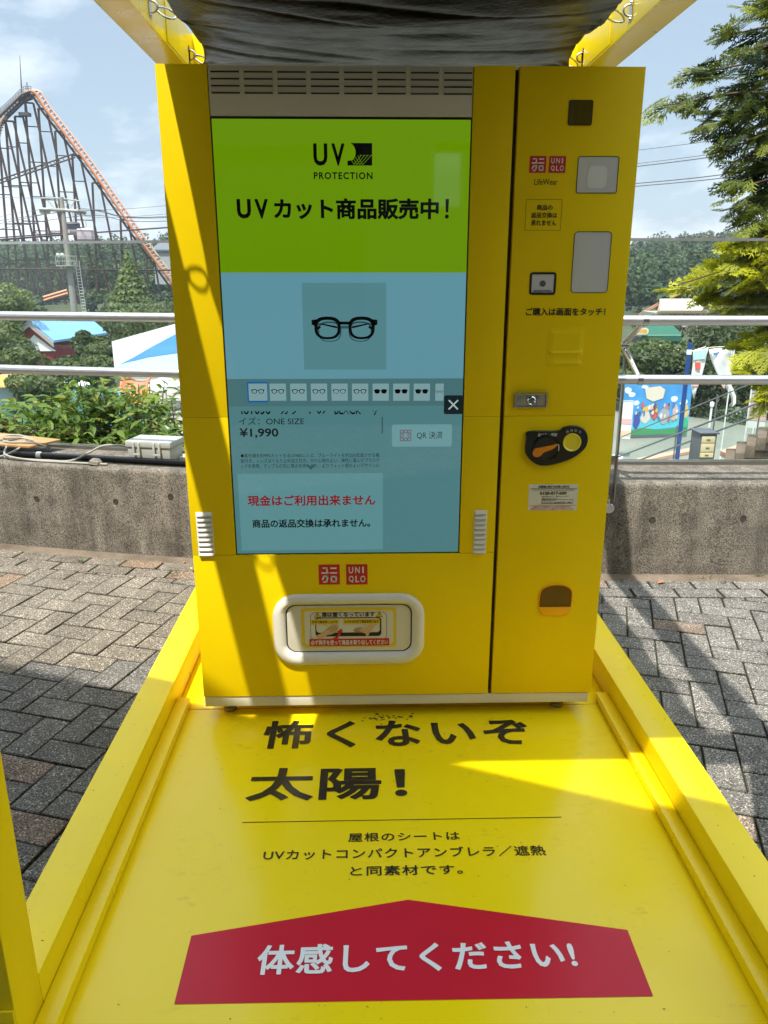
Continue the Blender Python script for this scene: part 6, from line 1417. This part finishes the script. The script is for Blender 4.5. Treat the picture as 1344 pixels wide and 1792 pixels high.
# mural panel: plain stand-in picture (sky, clouds, grass, patches of colour)
TL_, TR_ = at(1093, 671, 37), at(1213, 667.5, 38.5); ex_ = TR_ - TL_; ex_.z = 0; mz0, mz1 = at(1150, 762, 37.6).z, at(1150, 669.5, 37.6).z
mu_ = thing('mural_board', 'large sky blue picture board standing on the plaza behind the blue pole', 'board', (TL_.x, TL_.y, mz0)); nf = Vector((ex_.y, -ex_.x, 0)).normalized()
if nf.y > 0: nf = -nf
def mp_(a, c, k=0.0): return Vector((TL_.x, TL_.y, mz0 + (mz1 - mz0) * c)) + ex_ * a + nf * k
mb = MB(); mb.prism([mp_(0, 0), mp_(1, 0), mp_(1, 1), mp_(0, 1)], -nf * .12); mb.build('panel', mat('mural_sky', (0.06, 0.30, 0.66), .5, var=.25, vscale=.8), mu_, fix=True)
def blob(mb, a, c, ra, rc, k, n=20, wob=.10): mb.face([mp_(min(max(a + ra * math.cos(t) * (1 + wob * math.sin(3 * t + a * 9)), .003), .997), min(max(c + rc * math.sin(t) * (1 + wob * math.cos(2 * t + c * 9)), .005), .995), k) for t in np.linspace(0, 6.283, n + 1)[:-1]])
mb = MB()
for a, c, ra, rc in ((.06, .86, .05, .06), (.12, .78, .05, .05), (.2, .62, .04, .05), (.75, .68, .05, .06), (.45, .55, .05, .05), (.9, .62, .05, .06), (.3, .92, .05, .03)): blob(mb, a, c, ra, rc, .006)
mb.build('painted_clouds', mat('mural_white', (0.68, 0.74, 0.76), .5), mu_, smooth=False)
mb = MB(); mb.face([mp_(0.003, .005, .009), mp_(.997, .005, .009), mp_(.997, .22, .009), mp_(.8, .12, .009), mp_(.55, .10, .009), mp_(.3, .14, .009), mp_(.003, .06, .009)]); mb.build('painted_grass', mat('mural_green', (0.06, 0.28, 0.10), .5), mu_, smooth=False)
mb = MB(); mb.face([mp_(.003, .30, .004), mp_(.997, .34, .004), mp_(.997, .15, .004), mp_(.003, .06, .004)]); mb.build('painted_water', mat('mural_cyan', (0.10, 0.50, 0.62), .5), mu_, smooth=False)
for i, (a, c, ra, rc, col) in enumerate(((.22, .28, .05, .15, (0.06, 0.08, 0.34)), (.35, .36, .07, .12, (0.60, 0.55, 0.50)), (.36, .50, .05, .06, (0.66, 0.44, 0.12)), (.48, .42, .05, .12, (0.50, 0.10, 0.08)), (.48, .55, .03, .05, (0.30, 0.14, 0.08)), (.62, .36, .08, .14, (0.36, 0.36, 0.40)), (.66, .53, .04, .05, (0.42, 0.20, 0.20)), (.78, .42, .04, .14, (0.55, 0.42, 0.42)), (.93, .42, .05, .14, (0.58, 0.46, 0.20)), (.95, .22, .04, .10, (0.04, 0.40, 0.22)))):
    mb = MB(); blob(mb, a, c, ra, rc, .013 + i * .002, wob=.16); mb.build('painted_patch', mat('mural_%d' % i, col, .5), mu_, smooth=False)
for i in range(26):                         # smaller dabs of colour along the painted row
    a = .2 + .76 * i / 26 + rng.normal(0, .01); mb = MB(); blob(mb, a, .3 + .3 * rng.random(), .010 + .012 * rng.random(), .02 + .04 * rng.random(), .036 + i * .0008, wob=.12); mb.build('painted_patch', mat('dab_%d' % (i % 7), [(0.62, 0.50, 0.38), (0.66, 0.62, 0.58), (0.08, 0.07, 0.12), (0.55, 0.12, 0.12), (0.62, 0.44, 0.10), (0.10, 0.16, 0.45), (0.68, 0.66, 0.64)][i % 7], .5), mu_, smooth=False)
mb = MB(); mb.face([mp_(.30, .90, .02), mp_(.34, .70, .02), mp_(.44, .64, .02), mp_(.58, .70, .02), mp_(.60, .86, .02), mp_(.52, .93, .02)]); mb.build('painted_plaque', mat('mural_cream', (0.66, 0.60, 0.50), .5), mu_, smooth=False)
for a in (.08, .92): MB().tube([mp_(a, .5, -.3), Vector((mp_(a, 0, -.3).x, mp_(a, 0, -.3).y, ZG))], .05, 6).build('prop_post', M_pst, mu_)
# blue pole with its pennant
pp = at(1208, 600, 31); bp_ = thing('blue_pole', 'dark blue steel pole with a white collar near its top', 'pole', (pp.x, pp.y, ZG))
MB().tube([(pp.x, pp.y, ZG), pp], .085, 14).build('shaft', mat('navy_paint', (0.012, 0.055, 0.22), .4), bp_); zc_ = at(1207, 616, 31).z; MB().tube([(pp.x, pp.y, zc_ - .09), (pp.x, pp.y, zc_ + .09)], .095, 14).build('collar', M_wt, bp_)
MB().tube([(pp.x, pp.y, zc_), (at(1240, 608, 31).x, pp.y, at(1240, 608, 31).z)], .018, 6).build('arm', M_wt, bp_)
M_cloth = mat('pennant_white', (0.70, 0.70, 0.68), .7)
def flag(name, lb, rows, d, wavy=.03, extra=()):
    """cloth given by rows of left/right image points down its length"""
    V = []; nx = 8
    for j, (a, c) in enumerate(rows):
        for i in range(nx + 1): t = i / nx; p = at(a[0] + (c[0] - a[0]) * t, a[1] + (c[1] - a[1]) * t, d + wavy * math.sin(j * 1.3 + i * .8)); V.append(p)
    n_ = nx + 1; F_ = [[j * n_ + i, j * n_ + i + 1, (j + 1) * n_ + i + 1, (j + 1) * n_ + i] for j in range(len(rows) - 1) for i in range(nx)]
    t = thing(name, lb, 'pennant', at(*rows[0][0], d)); o = MB().add(V, F_).build('cloth', M_cloth, t, ang=180); m_ = o.modifiers.new('t', 'SOLIDIFY'); m_.thickness = .012
    for nm, pts_, m2 in extra:
        MB().face([at(u, v, d - .06) for u, v in pts_]).build(nm, m2, t, smooth=False)
    return t
M_pmint, M_ppink, M_pred = mat('print_mint', (0.42, 0.66, 0.60), .7), mat('print_pink', (0.70, 0.40, 0.42), .7), mat('print_red', (0.62, 0.10, 0.07), .7)
flag('pennant', 'narrow pointed pennant with mint top hanging from the blue pole', [((1213, 613), (1239.5, 609)), ((1212.5, 625), (1236, 624)), ((1212, 640), (1233, 640)), ((1210, 655), (1229, 655)), ((1209, 670), (1225, 668)), ((1211, 684), (1219, 682)), ((1213.5, 697), (1214.5, 697))], 30.9,
     extra=(('print_patch', [(1214, 615), (1238, 611.5), (1234, 628), (1213.5, 630)], M_pmint), ('print_patch', [(1216, 634), (1226, 634), (1226, 646), (1217, 646)], M_pred), ('print_patch', [(1211.5, 658), (1227.5, 658), (1222, 676), (1211, 676)], M_ppink)))
f2 = flag('pennant', 'wider white pennant twisting into a curl beside the thin rod', [((1240, 611), (1283, 607)), ((1242, 622), (1282, 620)), ((1247, 636), (1281, 636)), ((1252, 648), (1280, 648)), ((1259, 662), (1280, 662)), ((1266, 674), (1280, 676)), ((1274, 686), (1284, 682)), ((1280, 694), (1288, 694)), ((1280, 704), (1288, 706)), ((1275, 710), (1282, 712))], 29.5, wavy=.12,
     extra=(('print_patch', [(1248, 617), (1262, 616), (1263, 621), (1249, 622)], mat('print_blue', (0.12, 0.18, 0.42), .7)), ('print_patch', [(1256, 663), (1268, 676), (1268, 681), (1261, 672)], M_ppink), ('print_patch', [(1263, 610), (1279, 608.5), (1279, 610.5), (1263, 612)], mat('print_grey', (0.3, 0.3, 0.32), .7))))
r0, r1 = at(1236, 608.5, 29.4), at(1300, 604.5, 29.4); MB().tube([r0, r1], .016, 6).build('rod', mat('bamboo_rod', (0.66, 0.60, 0.42), .5), f2); p = at(1286, 604, 29.4); MB().tube([p, Vector((p.x, p.y, ZG))], .022, 6).build('rod', M_wt, f2)
def banner(lb, x0, x1, v0, v1, d, strips, lean=0.0):
    A, B = at(x0, v0, d), at(x1, v0, d); z1_ = at((x0 + x1) / 2, v1, d).z; t = thing('banner', lb, 'banner', (A.x, A.y, ZG), 'upright banners on the plaza'); ax = B - A; ax.z = 0; ln = Vector((0, lean, 0))
    mb = MB(); mb.prism([A, B, Vector((B.x, B.y, z1_)), Vector((A.x, A.y, z1_))], (0, .02, 0)); mb.build('cloth', M_cloth, t, fix=True)
    for nm, f0, f1, m2 in strips: mb = MB(); za, zb = A.z + (z1_ - A.z) * f0, A.z + (z1_ - A.z) * f1; mb.prism([Vector((A.x, A.y - .012, za)), Vector((B.x, B.y - .012, za)), Vector((B.x, B.y - .012, zb)), Vector((A.x, A.y - .012, zb))], (0, .008, 0)); mb.build('print_patch', m2, t, fix=True)
    MB().tube([Vector((A.x - .03, A.y, ZG)), Vector((A.x - .03, A.y, A.z + .15))], .02, 6).build('rod', M_wt, t); MB().tube([A + Vector((-.05, 0, .03)), B + Vector((0, 0, .03))], .014, 6).build('rod', M_wt, t)
    MB().lathe([(.3, 0), (.28, .06), (.02, .07)], (A.x, A.y, ZG + .01), (0, 0, 1), 10).build('base', M_wt, t)
banner('white banner with pink bands right of the stair railing', 1317, 1348, 681, 750, 25, (('a', .02, .32, mat('print_lav', (0.45, 0.45, 0.52), .7)), ('b', .34, .42, M_ppink), ('c', .43, .68, mat('print_tan', (0.42, 0.33, 0.30), .7)), ('d', .70, .80, M_ppink)))
banner('white banner cut by the right edge of the photo beside the twisted pennant', 1340, 1372, 608, 668, 28, (('a', .05, .3, mat('print_lav', (0.45, 0.45, 0.52), .7)),))
banner('rumpled white banner with pink print in front of the blue picture board', 1087, 1109, 703, 768, 33, (('a', .45, .60, M_ppink), ('b', .78, .92, mat('print_peach', (0.66, 0.50, 0.34), .7))))
# stair railing and steps
M_rl = mat('grey_rail', (0.22, 0.23, 0.23), .35, metal=.6); DS = 24.0
srl = thing('stair_railing', 'sloping grey stair handrails with glass infill on the right', 'railing', at(1200, 770, DS))
for a, b_ in (((1078, 801), (1360, 692.5)), ((1085, 818), (1360, 715))): MB().tube([at(*a, DS + 1), at(*b_, DS - 2)], .027, 8).build('handrail', M_rl, srl)
MB().tube([at(1080, 768, DS + 3), at(1322, 668, DS)], .018, 6).build('handrail', M_rl, srl)
mb = MB(); mb.prism([at(1085, 812, DS + 1.3), at(1360, 770, DS - 1.7), at(1360, 705, DS - 1.7), at(1085, 790, DS + 1.3)], (0, .03, 0)); mb.build('glass_infill', M_glass, srl, smooth=False, fix=True)
for u, v0_, v1_ in ((1185, 745, 805), (1256, 690, 790), (1334, 690, 770)): p = at(u, v0_, DS); q = at(u, v1_, DS); MB().tube([p, Vector((p.x, p.y, q.z - .3))], .022, 6).build('post', M_rl, srl)
stp = thing('stone_steps', 'brown stone steps climbing to the right edge behind the right glass', 'steps', at(1290, 815, 21)); M_stp = stone_mat('brown_stone_steps', (0.16, 0.12, 0.09), .35, 40, .25, 4); M_strg = mat('salmon_render', (0.58, 0.33, 0.23), .7)
for k in range(5):
    p = at(1268 + k * 19, 806 - k * 13.5, 21.6 - k * .1); q = at(1420, 806 - k * 13.5, 21.6 - k * .1); dv = Vector((p.x - CAM.x, p.y - CAM.y, 0)).normalized() * 1.6; dn = Vector((0, 0, -.34 - (2.0 if k == 0 else 0)))
    mb = MB(); mb.prism([p + dn, q + dn, q, p], dv); mb.build('step', M_stp, stp, bevel=.02, fix=True)
mb = MB(); mb.prism([at(1268, 802, 23.4), at(1360, 786, 23.4), at(1360, 768, 23.4), at(1330, 770, 23.4), at(1269, 793, 23.4)], (0, .3, 0)); mb.build('stringer', M_strg, stp, fix=True)
p0, p1 = gpt(1120, 812, ZG + .02), gpt(1228, 790, ZG + .02); mb = MB(); mb.prism([p0, p1, p1 + Vector((0, .5, 0)), p0 + Vector((0, .5, 0))], (0, 0, .12)); o = mb.build('kerb', M_strg, fix=True, loc=p0); prop(o, 'salmon coloured kerb left of the grey cabinet', 'kerb')
# drawer cabinet on the plaza
c0 = at(1226, 760, 22.6); c1 = at(1262, 760, 22.6); zb = at(1245, 806, 22.6).z; zt_ = c0.z
cbn = thing('cabinet', 'grey cabinet with cream drawer fronts standing on the plaza', 'cabinet', (c0.x, c0.y, zb)); M_cg = mat('slate_grey', (0.10, 0.105, 0.12), .5); M_cc = mat('cream_drawer', (0.62, 0.52, 0.30), .5)
mb = MB(); mb.box(c0.x, c1.x, c0.y + .01, c0.y + .6, zb - .3, zt_); mb.build('case', M_cg, cbn, bevel=.015); mb = MB(); mb.box(c0.x - .03, c1.x + .05, c0.y - .04, c0.y + .64, zt_ + .001, zt_ + .05); mb.build('top', M_cg, cbn, bevel=.01)
hh = zt_ - zb; 
for f0, f1, nm in ((.66, .92, 'drawer'), (.30, .63, 'drawer'), (.08, .27, 'drawer')): mb = MB(); mb.box(c0.x + .05, c1.x - .05, c0.y - .012, c0.y + .009, zb + hh * f0, zb + hh * f1); d_ = mb.build(nm, M_cc, cbn, bevel=.006); kb = MB(); xm = (c0.x + c1.x) / 2; kb.box(xm - .05, xm + .05, c0.y - .03, c0.y - .013, zb + hh * (f0 + f1) / 2 - .012, zb + hh * (f0 + f1) / 2 + .012); kb.build('handle', M_cg, d_, bevel=.004)
mb = MB(); mb.box(c0.x + .02, c1.x + .5, c0.y - .25, c0.y - .05, zb - .3, zb - .02); mb.build('plinth', mat('pale_plinth', (0.55, 0.52, 0.45), .7), cbn, bevel=.01)
# clipped hedge and a white bollard
h0, h1 = at(1196, 718, 45), at(1312, 716, 43); n = 5200; t_ = rng.uniform(0, 1, n); C_ = np.array(h0)[None] * (1 - t_[:, None]) + np.array(h1)[None] * t_[:, None]; C_[:, 2] += rng.uniform(-1.0, .05, n); C_[:, 1] += rng.uniform(-.4, .4, n)
nr = unit(n) + np.array((0, -.6, .5)); nr /= np.linalg.norm(nr, axis=1, keepdims=True); cc = np.array((0.10, 0.14, 0.07))[None] * rng.uniform(.5, 2.2, n)[:, None]; wh = rng.random(n) < .18; cc[wh] = (0.42, 0.45, 0.38)
o = link('hedge', poly_mesh('hedge', leaf_quads(C_, nr, np.full(n, .10)), cc), M_leaf, loc=h0); prop(o, 'low pale flecked hedge along the far side of the plaza', 'hedge')
p = at(1246, 708, 40); o = MB().lathe([(.05, -1.1), (.05, -.1), (.1, -.08), (.1, .1), (.02, .14)], p, (0, 0, 1), 10).build('bollard_lamp', M_wt, loc=p); prop(o, 'small white lamp post in front of the pale hedge', 'lamp')

# ------------------------------------------------------------------ summer air over the valley
HZ = MB(); HZ.box(-480, 480, -60, 560, -12, 48)
hm = bpy.data.materials.new('haze'); hm.use_nodes = True; t = hm.node_tree; t.nodes.remove(t.nodes['Principled BSDF'])
pvn = t.nodes.new('ShaderNodeVolumePrincipled'); pvn.inputs['Color'].default_value = (0.80, 0.90, 1.0, 1); pvn.inputs['Density'].default_value = 0.00038; pvn.inputs['Anisotropy'].default_value = 0.0
t.links.new(pvn.outputs[0], t.nodes['Material Output'].inputs['Volume'])
prop(HZ.build('haze', hm, smooth=False), 'thin pale summer haze over the valley', 'haze', kind='stuff')
